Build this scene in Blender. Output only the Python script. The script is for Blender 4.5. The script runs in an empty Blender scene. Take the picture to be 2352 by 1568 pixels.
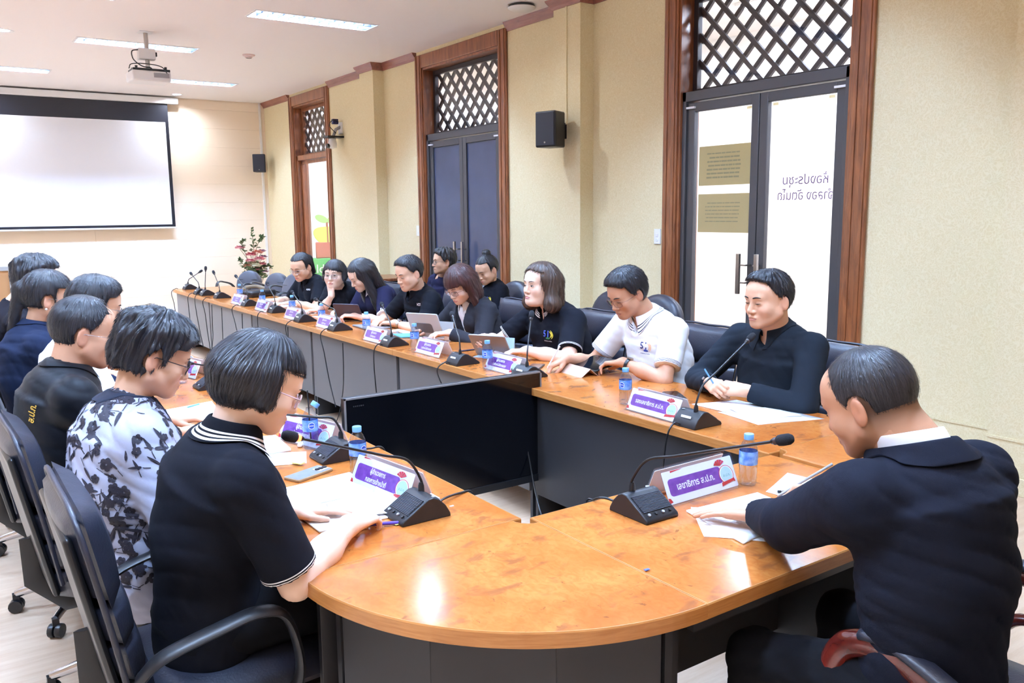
import bpy, bmesh, math, random
import numpy as np
from mathutils import Vector, Matrix
from mathutils.bvhtree import BVHTree

SC = bpy.context.scene
COL = SC.collection
rnd = random.Random(7)
PI = math.pi

# ------------------------------------------------------------------ camera
CAM_H = 1.59
yaw, pit, rol = 0.60560965, 0.15157175, 0.01111159
fwd = np.array([math.sin(yaw)*math.cos(pit), math.cos(yaw)*math.cos(pit), -math.sin(pit)])
rgt = np.array([math.cos(yaw), -math.sin(yaw), 0.0])
dwn = np.cross(fwd, rgt)
r2 = math.cos(rol)*rgt + math.sin(rol)*dwn
d2 = -math.sin(rol)*rgt + math.cos(rol)*dwn
cam = bpy.data.cameras.new('camera')
cam.sensor_width = 36.0
cam.lens = 1948.7/2352*36.0
cam.clip_start = 0.05
co = bpy.data.objects.new('camera', cam)
COL.objects.link(co)
M = Matrix.Identity(4)
for i in range(3):
    M[i][0] = r2[i]; M[i][1] = -d2[i]; M[i][2] = -fwd[i]
M[2][3] = CAM_H
co.matrix_world = M
SC.camera = co

# ------------------------------------------------------------------ world, colour management
w = bpy.data.worlds.new('world'); SC.world = w
w.use_nodes = True
w.node_tree.nodes['Background'].inputs[0].default_value = (0.9, 0.95, 1.0, 1)
w.node_tree.nodes['Background'].inputs[1].default_value = 0.3
SC.view_settings.view_transform = 'Standard'
SC.view_settings.look = 'None'
SC.view_settings.gamma = 1.0
SC.view_settings.use_curve_mapping = False
SC.view_settings.exposure = 1.02
SC.cycles.max_bounces = 8
SC.cycles.diffuse_bounces = 5
SC.cycles.glossy_bounces = 4
SC.cycles.transmission_bounces = 8
SC.cycles.transparent_max_bounces = 12
SC.cycles.caustics_reflective = False
SC.cycles.caustics_refractive = False
SC.cycles.sample_clamp_indirect = 4.0
TUBE_POWER = 420.0      # emission strength of the ceiling tubes
SPOT_POWER = 620.0      # downlights
HALL_POWER = 64.0
FLASH_POWER = 210.0     # lamps of the corridor beyond the doors

# the photographer's flash, pointed at the ceiling
fl_ = bpy.data.lights.new('camera_flash', 'SPOT'); fl_.energy = FLASH_POWER; fl_.spot_size = math.radians(125); fl_.spot_blend = .6
fl_.shadow_soft_size = .06; fl_.color = (.86, .93, 1.0)
fo = bpy.data.objects.new('camera_flash', fl_); COL.objects.link(fo)
fo.location = (-.02, -.10, 1.78); fo.rotation_euler = (math.radians(158), 0, -.5)

# ------------------------------------------------------------------ materials
def lin(c):
    return tuple(((x/255.0)/12.92 if x/255.0 <= 0.04045 else ((x/255.0+0.055)/1.055)**2.4) for x in c)

MATS = {}
class NT:
    def __init__(s, name):
        s.m = bpy.data.materials.new(name); s.m.use_nodes = True
        s.t = s.m.node_tree; s.b = s.t.nodes['Principled BSDF']
        MATS[name] = s.m
    def n(s, typ, **kw):
        nd = s.t.nodes.new(typ)
        for k, v in kw.items():
            if k.startswith('i_'):
                key = k[2:]
                nd.inputs[int(key) if key.isdigit() else key].default_value = v
            else:
                setattr(nd, k, v)
        return nd
    def l(s, a, b):
        s.t.links.new(a, b)
    def ramp(s, fac, stops, interp='LINEAR'):
        r = s.n('ShaderNodeValToRGB'); r.color_ramp.interpolation = interp
        e = r.color_ramp.elements
        while len(e) < len(stops): e.new(0.5)
        for q, (p, c) in zip(e, stops):
            q.position = p; q.color = (*c, 1) if len(c) == 3 else c
        if fac is not None: s.l(fac, r.inputs[0])
        return r
    def noise(s, scale, detail=2, rough=.5, coord='Object', vec=None, dist=0.0, sc=None):
        if vec is None:
            vec = s.n('ShaderNodeTexCoord').outputs[coord]
        if sc is not None:
            mp = s.n('ShaderNodeMapping'); mp.inputs['Scale'].default_value = sc
            s.l(vec, mp.inputs[0]); vec = mp.outputs[0]
        q = s.n('ShaderNodeTexNoise'); q.inputs['Scale'].default_value = scale
        q.inputs['Detail'].default_value = detail; q.inputs['Roughness'].default_value = rough
        q.inputs['Distortion'].default_value = dist
        s.l(vec, q.inputs['Vector']); return q
    def mix(s, fac, a, b):
        q = s.n('ShaderNodeMix', data_type='RGBA')
        for val, idx in ((fac, 0), (a, 6), (b, 7)):
            if isinstance(val, (int, float)): q.inputs[idx].default_value = val
            elif isinstance(val, tuple): q.inputs[idx].default_value = (*val, 1)
            else: s.l(val, q.inputs[idx])
        return q.outputs[2]
    def bump(s, h, strength=.2, dist=.005):
        q = s.n('ShaderNodeBump'); q.inputs['Strength'].default_value = strength
        q.inputs['Distance'].default_value = dist
        s.l(h, q.inputs['Height']); s.l(q.outputs[0], s.b.inputs['Normal'])
    def math(s, op, a, b=None):
        q = s.n('ShaderNodeMath', operation=op)
        for i, v in enumerate((a, b)):
            if v is None: continue
            if isinstance(v, (int, float)): q.inputs[i].default_value = v
            else: s.l(v, q.inputs[i])
        return q.outputs[0]

def mat(name, col, rough=.5, metal=0.0, spec=.5, coat=0.0, trans=0.0, ior=None, emit=None, es=1.0, bump=None, vary=None, sheen=0.0, alpha=None):
    """plain procedural material; col in sRGB 0-255"""
    if name in MATS: return MATS[name]
    s = NT(name); b = s.b
    c = lin(col)
    b.inputs['Base Color'].default_value = (*c, 1)
    b.inputs['Roughness'].default_value = rough
    b.inputs['Metallic'].default_value = metal
    b.inputs['Specular IOR Level'].default_value = spec
    b.inputs['Coat Weight'].default_value = coat
    b.inputs['Coat Roughness'].default_value = 0.05
    b.inputs['Transmission Weight'].default_value = trans
    b.inputs['Sheen Weight'].default_value = sheen
    if ior: b.inputs['IOR'].default_value = ior
    if alpha is not None: b.inputs['Alpha'].default_value = alpha
    if emit:
        b.inputs['Emission Color'].default_value = (*lin(emit), 1)
        b.inputs['Emission Strength'].default_value = es
    if vary:
        q = s.noise(vary[0], 3)
        c2 = tuple(x*vary[1] for x in c)
        s.l(s.mix(q.outputs['Fac'], c, c2), b.inputs['Base Color'])
    if bump:
        q = s.noise(bump[0], 3); s.bump(q.outputs['Fac'], bump[1], bump[2] if len(bump) > 2 else .004)
    return s.m

def thin_glass(name, tint=(250, 252, 255), rough=.02, refl=.9):
    """a thin pane: see-through with fresnel reflections"""
    s = NT(name); out = s.t.nodes['Material Output']
    tr = s.n('ShaderNodeBsdfTransparent'); tr.inputs[0].default_value = (*lin(tint), 1)
    gl = s.n('ShaderNodeBsdfGlossy'); gl.inputs['Roughness'].default_value = rough
    fr = s.n('ShaderNodeLayerWeight'); fr.inputs[0].default_value = .5
    fc = s.math('ADD', s.math('MULTIPLY', s.math('POWER', fr.outputs['Facing'], 4.0), .75), .045)
    mx = s.n('ShaderNodeMixShader'); s.l(s.math('MULTIPLY', fc, refl), mx.inputs[0])
    s.l(tr.outputs[0], mx.inputs[1]); s.l(gl.outputs[0], mx.inputs[2]); s.l(mx.outputs[0], out.inputs[0])
    s.t.nodes.remove(s.b)
    return s.m

# ------------------------------------------------------------------ scene tagging
def tag(o, label=None, cat=None, group=None, kind=None):
    if label: o['label'] = label
    if cat: o['category'] = cat
    if group: o['group'] = group
    if kind: o['kind'] = kind
    return o

def empty(name, loc=(0, 0, 0), rz=0.0, label=None, cat=None, group=None, kind=None):
    o = bpy.data.objects.new(name, None); COL.objects.link(o)
    o.location = loc; o.rotation_euler = (0, 0, rz)
    o.empty_display_size = .1
    return tag(o, label, cat, group, kind)

def copy_tree(o, parent=None):
    c = o.copy(); COL.objects.link(c); c.parent = parent
    for ch in o.children: copy_tree(ch, c)
    return c

# ------------------------------------------------------------------ mesh building
class MB:
    def __init__(s): s.v = []; s.f = []; s.m = []
    def add(s, vs, fs, mi=0):
        o = len(s.v)
        s.v.extend(tuple(float(q) for q in v) for v in vs)
        for f in fs: s.f.append(tuple(i+o for i in f)); s.m.append(mi)
        return s
    def box(s, lo, hi, mi=0, mtx=None):
        x0, y0, z0 = lo; x1, y1, z1 = hi
        vs = [(x0,y0,z0),(x1,y0,z0),(x1,y1,z0),(x0,y1,z0),(x0,y0,z1),(x1,y0,z1),(x1,y1,z1),(x0,y1,z1)]
        if mtx is not None: vs = [tuple(mtx @ Vector(v)) for v in vs]
        return s.add(vs, [(0,3,2,1),(4,5,6,7),(0,1,5,4),(1,2,6,5),(2,3,7,6),(3,0,4,7)], mi)
    def rings(s, rings, closed=True, cap=True, mi=0):
        n = len(rings[0]); vs = [p for r in rings for p in r]; fs = []
        for i in range(len(rings)-1):
            for j in range(n if closed else n-1):
                k = (j+1) % n
                fs.append((i*n+j, i*n+k, (i+1)*n+k, (i+1)*n+j))
        if cap and closed:
            fs.append(tuple(range(n-1, -1, -1)))
            fs.append(tuple((len(rings)-1)*n+j for j in range(n)))
        return s.add(vs, fs, mi)
    def tube(s, pts, r, n=8, mi=0, cap=True, flat=None, up=None):
        """tube along pts; r a number or a list; flat=(wx, wy) scales the section"""
        P = [Vector(p) for p in pts]
        R = r if isinstance(r, (list, tuple)) else [r]*len(P)
        rings = []; prev = None
        for i, p in enumerate(P):
            t = (P[min(i+1, len(P)-1)] - P[max(i-1, 0)])
            t = t.normalized() if t.length > 1e-9 else Vector((0, 0, 1))
            if prev is None:
                a = Vector(up) if up is not None else (Vector((0, 0, 1)) if abs(t.z) < .9 else Vector((1, 0, 0)))
            else: a = prev
            b = (a - t*a.dot(t))
            b = b.normalized() if b.length > 1e-6 else t.orthogonal().normalized()
            prev = b; c = t.cross(b)
            fx, fy = flat if flat else (1, 1)
            rings.append([p + b*(math.cos(2*PI*j/n)*R[i]*fx) + c*(math.sin(2*PI*j/n)*R[i]*fy) for j in range(n)])
        return s.rings(rings, True, cap, mi)
    def lathe(s, prof, n=16, at=(0, 0, 0), mi=0, cap=True):
        rings = [[(at[0]+r*math.cos(2*PI*j/n), at[1]+r*math.sin(2*PI*j/n), at[2]+z) for j in range(n)] for r, z in prof]
        return s.rings(rings, True, cap, mi)
    def prism(s, poly, z0, z1, mi=0, mtx=None):
        """poly: list of (x,y), extruded z0..z1"""
        n = len(poly)
        vs = [(x, y, z0) for x, y in poly]+[(x, y, z1) for x, y in poly]
        if mtx is not None: vs = [tuple(mtx @ Vector(v)) for v in vs]
        fs = [tuple(range(n-1, -1, -1)), tuple(range(n, 2*n))]+[(i, (i+1) % n, n+(i+1) % n, n+i) for i in range(n)]
        return s.add(vs, fs, mi)
    def build(s, name, mats, parent=None, loc=None, rz=None, smooth=None, bevel=None, seg=2):
        me = bpy.data.meshes.new(name)
        me.from_pydata(s.v, [], s.f)
        for m in (mats if isinstance(mats, (list, tuple)) else [mats]): me.materials.append(m)
        if any(s.m): me.polygons.foreach_set('material_index', s.m)
        if smooth is not None:
            me.shade_smooth()
            if smooth < 179: me.set_sharp_from_angle(angle=math.radians(smooth))
        me.update()
        o = bpy.data.objects.new(name, me); COL.objects.link(o)
        if parent is not None: o.parent = parent
        if loc is not None: o.location = loc
        if rz is not None: o.rotation_euler = (0, 0, rz)
        if bevel:
            md = o.modifiers.new('bevel', 'BEVEL'); md.width = bevel; md.segments = seg
            md.limit_method = 'ANGLE'; md.angle_limit = math.radians(40)
            if smooth is None:
                me.shade_smooth(); me.set_sharp_from_angle(angle=math.radians(35))
        return o

def arc(cx, cy, r, a0, a1, n):
    return [(cx+r*math.cos(math.radians(a0+(a1-a0)*i/n)), cy+r*math.sin(math.radians(a0+(a1-a0)*i/n))) for i in range(n+1)]

def rrect(x0, y0, x1, y1, r, n=4):
    return arc(x1-r, y1-r, r, 0, 90, n)+arc(x0+r, y1-r, r, 90, 180, n)+arc(x0+r, y0+r, r, 180, 270, n)+arc(x1-r, y0+r, r, 270, 360, n)

def spline(pts, n=8):
    """Catmull-Rom through pts"""
    P = [np.array(p, float) for p in pts]; P = [2*P[0]-P[1]]+P+[2*P[-1]-P[-2]]
    out = []
    for i in range(1, len(P)-2):
        for j in range(n):
            t = j/n
            out.append(.5*((2*P[i])+(-P[i-1]+P[i+1])*t+(2*P[i-1]-5*P[i]+4*P[i+1]-P[i+2])*t*t+(-P[i-1]+3*P[i]-3*P[i+1]+P[i+2])*t**3))
    out.append(P[-2]); return [tuple(q) for q in out]

TEXTS = {}
def text_mesh(body, size=.02, width=None, bold=0.0, align='CENTER', ext=0.0):
    """flat lettering mesh data in the XY plane, centred; width squeezes it"""
    key = (body, size, width, bold, align)
    if key in TEXTS: return TEXTS[key]
    cu = bpy.data.curves.new('lettering', 'FONT'); cu.body = body; cu.size = size
    cu.align_x = align; cu.offset = bold; cu.resolution_u = 3; cu.extrude = ext
    o = bpy.data.objects.new('lettering', cu); COL.objects.link(o)
    dg = bpy.context.evaluated_depsgraph_get(); dg.update()
    me = bpy.data.meshes.new_from_object(o.evaluated_get(dg))
    bpy.data.objects.remove(o); bpy.data.curves.remove(cu)
    n = len(me.vertices); co_ = np.empty(n*3); me.vertices.foreach_get('co', co_); co_ = co_.reshape(-1, 3)
    if n:
        lo, hi = co_.min(0), co_.max(0)
        co_[:, 1] -= (lo[1]+hi[1])/2
        if align == 'CENTER': co_[:, 0] -= (lo[0]+hi[0])/2
        if width: co_[:, 0] *= width/max(hi[0]-lo[0], 1e-6)
        me.vertices.foreach_set('co', co_.ravel())
    TEXTS[key] = me
    return me

def text_part(body, size, m, parent, mtx, width=None, bold=0.0, name='lettering', align='CENTER'):
    me = text_mesh(body, size, width, bold, align).copy()
    me.materials.clear(); me.materials.append(m)
    me.transform(mtx)
    o = bpy.data.objects.new(name, me); COL.objects.link(o); o.parent = parent
    return o
# ------------------------------------------------------------------ signed-distance modelling of soft bodies
def V3(*a): return np.array(a, dtype=np.float64)
def nrm(v):
    v = np.asarray(v, float); l = np.linalg.norm(v); return v/l if l > 1e-12 else v

class SDF:
    def __init__(s): s.ops = []; s.lo = np.full(3, 1e9); s.hi = np.full(3, -1e9)
    def _ext(s, c, r):
        s.lo = np.minimum(s.lo, np.asarray(c)-r); s.hi = np.maximum(s.hi, np.asarray(c)+r)
    def cone(s, a, b, ra, rb, k=.01, sq=None, cut=None, sub=False):
        """round cone; sq=(axis, factor) widens the section along axis; cut=(point, normal) keeps the side against normal"""
        a = np.asarray(a, float); b = np.asarray(b, float)
        if not sub:
            q = 1.0 if sq is None else max(1.0, sq[1])
            s._ext(a, ra*q); s._ext(b, rb*q)
        s.ops.append(('c', a, b, ra, rb, sq, cut, k, sub)); return s
    def ell(s, c, r, k=.01, rot=None, sub=False):
        c = np.asarray(c, float); r = np.asarray(r, float)
        if not sub: s._ext(c, r.max())
        s.ops.append(('e', c, r, rot, k, sub)); return s
    def plane(s, p, n, k=.005):
        """cut away the side the normal points to"""
        s.ops.append(('p', np.asarray(p, float), nrm(n), k)); return s
    def fn(s, f):
        s.ops.append(('f', f)); return s
    def __call__(s, P):
        d = None
        for op in s.ops:
            if op[0] == 'c':
                _, a, b, ra, rb, sq, cut, k, sub = op
                pa = P-a; ba = b-a; L = ba@ba
                t = np.clip(pa@ba/L, 0, 1) if L > 1e-12 else np.zeros(len(P))
                q = pa-t[:, None]*ba
                r = ra+(rb-ra)*t
                if sq is not None:
                    ax, fc = sq; w_ = q@ax
                    q = q-np.outer(w_*(1-1/fc), ax)
                e = np.sqrt((q*q).sum(1))-r
                if cut is not None: e = np.maximum(e, (P-cut[0])@cut[1])
            elif op[0] == 'e':
                _, c, r, rot, k, sub = op
                q = P-c
                if rot is not None: q = q@rot
                k0 = np.sqrt(((q/r)**2).sum(1)); k1 = np.sqrt(((q/(r*r))**2).sum(1))+1e-9
                e = k0*(k0-1)/k1
            elif op[0] == 'p':
                _, p, n, k = op
                e = (P-p)@n
                h = np.clip(.5-.5*(e-d)/k, 0, 1); d = e*(1-h)+d*h+k*h*(1-h)
                continue
            else:
                d = op[1](P, d); continue
            if sub:
                e = -e
                h = np.clip(.5-.5*(e-d)/k, 0, 1); d = e*(1-h)+d*h+k*h*(1-h)
            elif d is None: d = e
            else:
                h = np.clip(.5+.5*(e-d)/k, 0, 1); d = e*(1-h)+d*h-k*h*(1-h)
        return d

def polygonize(f, lo, hi, h, B=4, margin=None):
    """surface nets on the zero level of f inside lo..hi; returns verts, quads"""
    lo = np.asarray(lo, float); hi = np.asarray(hi, float)
    nb = np.maximum(1, np.ceil((hi-lo)/(h*B)).astype(int)); n = nb*B
    cx = [lo[i]+h*B*(np.arange(nb[i])+.5)-.5*h for i in range(3)]
    G = np.stack(np.meshgrid(*cx, indexing='ij'), -1).reshape(-1, 3)
    c = f(G).reshape(nb)
    mg = margin if margin is not None else h*B*1.25
    act = np.abs(c) < mg
    F = np.repeat(np.repeat(np.repeat(c, B, 0), B, 1), B, 2).astype(np.float32)
    bi = np.argwhere(act)
    if len(bi) == 0: return np.zeros((0, 3)), np.zeros((0, 4), int)
    off = np.stack(np.meshgrid(*[np.arange(B)]*3, indexing='ij'), -1).reshape(-1, 3)
    idx = (bi[:, None, :]*B+off[None]).reshape(-1, 3)
    F[idx[:, 0], idx[:, 1], idx[:, 2]] = f(lo+idx*h)
    for ax in range(3):      # close at the box border
        sl = [slice(None)]*3; sl[ax] = 0; F[tuple(sl)] = np.maximum(F[tuple(sl)], 1e-4); sl[ax] = -1; F[tuple(sl)] = np.maximum(F[tuple(sl)], 1e-4)
    ins = F < 0
    m = [k-1 for k in F.shape]
    cnt = np.zeros(m, np.int8)
    for dx in (0, 1):
        for dy in (0, 1):
            for dz in (0, 1):
                cnt += ins[dx:dx+m[0], dy:dy+m[1], dz:dz+m[2]]
    cells = np.argwhere((cnt > 0) & (cnt < 8))
    if len(cells) == 0: return np.zeros((0, 3)), np.zeros((0, 4), int)
    vid = np.full(m, -1, np.int64); vid[cells[:, 0], cells[:, 1], cells[:, 2]] = np.arange(len(cells))
    acc = np.zeros((len(cells), 3)); num = np.zeros(len(cells))
    cor = np.array([(x, y, z) for x in (0, 1) for y in (0, 1) for z in (0, 1)])
    for a in range(8):
        for b in range(a+1, 8):
            if np.abs(cor[a]-cor[b]).sum() != 1: continue
            A = cells+cor[a]; Bc = cells+cor[b]
            fa = F[A[:, 0], A[:, 1], A[:, 2]]; fb = F[Bc[:, 0], Bc[:, 1], Bc[:, 2]]
            msk = (fa < 0) != (fb < 0)
            t = np.where(msk, fa/(fa-fb+1e-20*(fa == fb)), 0)
            acc += np.where(msk[:, None], cor[a]+t[:, None]*(cor[b]-cor[a]), 0); num += msk
    verts = lo+h*(cells+acc/num[:, None])
    quads = []
    for ax in range(3):
        u, v_ = (ax+1) % 3, (ax+2) % 3
        sl0 = [slice(None)]*3; sl1 = [slice(None)]*3
        sl0[ax] = slice(0, -1); sl1[ax] = slice(1, None)
        s0 = ins[tuple(sl0)]; s1 = ins[tuple(sl1)]
        e = np.argwhere(s0 != s1)
        if len(e) == 0: continue
        ok = (e[:, u] > 0) & (e[:, v_] > 0) & (e[:, u] < m[u]) & (e[:, v_] < m[v_])
        e = e[ok]; flip = ins[e[:, 0], e[:, 1], e[:, 2]]
        q = []
        for du, dv in ((-1, -1), (0, -1), (0, 0), (-1, 0)):
            g = e.copy(); g[:, u] += du; g[:, v_] += dv
            q.append(vid[g[:, 0], g[:, 1], g[:, 2]])
        q = np.stack(q, 1); q[~flip] = q[~flip][:, ::-1]
        quads.append(q)
    quads = np.concatenate(quads); quads = quads[(quads >= 0).all(1)]
    return verts, quads

def grad(f, P, e=.002):
    g = np.stack([f(P+np.array(d)*e)-f(P-np.array(d)*e) for d in ((1, 0, 0), (0, 1, 0), (0, 0, 1))], 1)
    return g/(np.linalg.norm(g, axis=1, keepdims=True)+1e-9)

def np_mesh(name, verts, quads, mats, parent=None, attrs=None, mi=None, smooth=True):
    me = bpy.data.meshes.new(name)
    nv, nq = len(verts), len(quads)
    me.vertices.add(nv); me.vertices.foreach_set('co', np.asarray(verts, np.float32).ravel())
    me.loops.add(nq*4); me.loops.foreach_set('vertex_index', np.asarray(quads, np.int32).ravel())
    me.polygons.add(nq); me.polygons.foreach_set('loop_start', np.arange(0, nq*4, 4, dtype=np.int32))
    for m in (mats if isinstance(mats, (list, tuple)) else [mats]): me.materials.append(m)
    if mi is not None: me.polygons.foreach_set('material_index', np.asarray(mi, np.int32))
    me.update(calc_edges=True)
    if smooth: me.shade_smooth()
    for k, a in (attrs or {}).items():
        a = np.asarray(a, np.float32)
        if a.ndim == 1:
            at = me.attributes.new(k, 'FLOAT', 'POINT'); at.data.foreach_set('value', a)
        elif a.shape[1] == 3:
            at = me.attributes.new(k, 'FLOAT_VECTOR', 'POINT'); at.data.foreach_set('vector', a.ravel())
        else:
            at = me.attributes.new(k, 'FLOAT_COLOR', 'POINT'); at.data.foreach_set('color', a.ravel())
    o = bpy.data.objects.new(name, me); COL.objects.link(o)
    if parent is not None: o.parent = parent
    return o

def sdf_mesh(f, h, pad=.03, lo=None, hi=None):
    L = f.lo-pad if lo is None else np.asarray(lo); H_ = f.hi+pad if hi is None else np.asarray(hi)
    return polygonize(f, L, H_, h)
# ------------------------------------------------------------------ people
def skin_mat(name, col):
    s = NT(name)
    at = s.n('ShaderNodeAttribute', attribute_name='tint')
    q = s.noise(60, 3)
    c = s.mix(at.outputs['Fac'], lin(col), lin(col))
    # tint colour: rgb multiplies the skin tone
    mx = s.n('ShaderNodeMix', data_type='RGBA', blend_type='MULTIPLY')
    mx.inputs[0].default_value = 1.0
    mx.inputs[6].default_value = (*lin(col), 1)
    s.l(at.outputs['Color'], mx.inputs[7])
    s.l(mx.outputs[2], s.b.inputs['Base Color'])
    s.b.inputs['Roughness'].default_value = .5
    s.b.inputs['Specular IOR Level'].default_value = .35
    s.b.inputs['Subsurface Weight'].default_value = 0.0
    s.bump(q.outputs['Fac'], .08, .002)
    return s.m

def hair_mat(name, dark, light, rough=.38):
    s = NT(name)
    at = s.n('ShaderNodeAttribute', attribute_name='strand')
    q = s.noise(1.0, 4, .6, vec=at.outputs['Vector'])
    r = s.ramp(q.outputs['Fac'], [(.3, lin(dark)), (.72, lin(light))])
    s.l(r.outputs[0], s.b.inputs['Base Color'])
    s.b.inputs['Roughness'].default_value = rough
    s.b.inputs['Specular IOR Level'].default_value = .5
    s.bump(q.outputs['Fac'], .75, .004)
    return s.m

def cloth_mat(name, col, stripe=None, stripes=(), rough=.9, sheen=.0, weave=420, fold=.12):
    """cloth with crisp stripes printed at given distances (m) from the sleeve hem"""
    s = NT(name)
    base = lin(col); q = s.noise(weave, 2); q2 = s.noise(9, 3)
    c = s.mix(q2.outputs['Fac'], tuple(x*.86 for x in base), tuple(min(1, x*1.14) for x in base))
    if stripe:
        at = s.n('ShaderNodeAttribute', attribute_name='hem')
        acc = None
        for a, b in stripes:
            g = s.math('MULTIPLY', s.math('GREATER_THAN', at.outputs['Fac'], a), s.math('LESS_THAN', at.outputs['Fac'], b))
            acc = g if acc is None else s.math('ADD', acc, g)
        c = s.mix(acc, c, lin(stripe))
    s.l(c, s.b.inputs['Base Color'])
    s.b.inputs['Roughness'].default_value = rough
    s.b.inputs['Specular IOR Level'].default_value = .10
    s.b.inputs['Sheen Weight'].default_value = sheen
    mx = s.math('ADD', s.math('MULTIPLY', q2.outputs['Fac'], 1.0), s.math('MULTIPLY', q.outputs['Fac'], .06))
    s.bump(mx, fold, .02)
    return s.m

mat('black_trousers', (16, 16, 20), .9, spec=.15); mat('black_shoe', (18, 18, 18), .4)
SK = {k: skin_mat('skin_'+k, c) for k, c in dict(fair=(238, 200, 176), mid=(219, 172, 142), tan=(196, 146, 116), pale=(240, 208, 190)).items()}
HAIR = {'black': hair_mat('hair_black', (10, 10, 14), (44, 44, 52)), 'soft': hair_mat('hair_soft_black', (12, 12, 15), (58, 58, 66)),
        'brown': hair_mat('hair_brown', (34, 24, 21), (104, 78, 63)), 'auburn': hair_mat('hair_auburn', (36, 18, 20), (88, 52, 50))}
M_EYE = mat('eye_white', (236, 230, 226), .25); M_IRIS = mat('iris_dark', (28, 18, 14), .1)
M_LASH = mat('lash_dark', (26, 20, 18), .6); M_LIP = mat('lip', (186, 124, 108), .45); M_LIPW = mat('lip_rose', (198, 104, 102), .35)
M_MOUTH = mat('mouth_line', (92, 42, 40), .6)
M_LENS = thin_glass('spectacle_lens')

def head_sdf(female=False, wide=1.0, jaw=1.0, gaunt=0.0, double=0.0):
    s = SDF()
    s.ell((0, -.010, .026), (.0765*wide, .097, .090), .02)
    s.ell((0, .028, -.036), (.064*wide, .060, .076), .03)
    s.ell((0, .045, .045), (.060*wide, .045, .050), .03)
    jw = .054*wide*jaw; jd = .086 if female else .093
    for sx in (-1, 1):
        s.cone((sx*jw, .005, -.052), (sx*.016, .068, -jd), .022, .017, .03)
        s.ell((sx*.040*wide, .056, -.030), (.027, .026, .026), .025)
    if double: s.ell((0, .040, -.098), (.05*wide, .045, .028*double), .03)
    s.ell((0, .074, -.0895), (.020, .018, .018), .02)
    s.cone((-.034, .079, .022), (.034, .079, .022), .011, .011, .02)
    for sx in (-1, 1):
        s.ell((sx*.031, .100, -.001), (.019, .017, .0125), .014, sub=True)
        s.ell((sx*.031, .0735, -.001), (.0185, .0165, .0125), .006)
    # nose
    s.cone((0, .086, .010), (0, .1055, -.030), .0075, .0105, .012)
    s.ell((0, .104, -.035), (.0105, .0100, .0088), .008)
    for sx in (-1, 1):
        s.ell((sx*.0125, .0945, -.0375), (.0078, .0090, .0072), .006)
    # lips
    s.ell((0, .078, -.064), (.030, .018, .020), .012)
    s.ell((0, .0935, -.0605), (.0215, .0070, .0058), .006)
    s.ell((0, .0925, -.0710), (.0190, .0070, .0065), .006)
    s.cone((-.022, .098, -.0658), (.022, .098, -.0658), .0022, .0022, .003, sub=True)
    # ears
    for sx in (-1, 1):
        c, sn = math.cos(.35), math.sin(.35)
        R = np.array([[c, -sx*sn, 0], [sx*sn, c, 0], [0, 0, 1]])
        s.ell((sx*.0815*wide, -.012, -.010), (.0075, .019, .032), .008, rot=R)
        s.ell((sx*.089*wide, -.006, -.006), (.0055, .010, .018), .005, rot=R, sub=True)
    return s

HAIRS = {}
def ridge(P, n, amp):
    """fine strand ridges running from the crown down"""
    az = np.arctan2(P[:, 0], P[:, 1]+.015); rr = P[:, 2]
    return amp*(np.sin(az*n+3*np.sin(az*5+rr*30))+.6*np.sin(az*n*2.3+rr*25+1.3))

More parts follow.
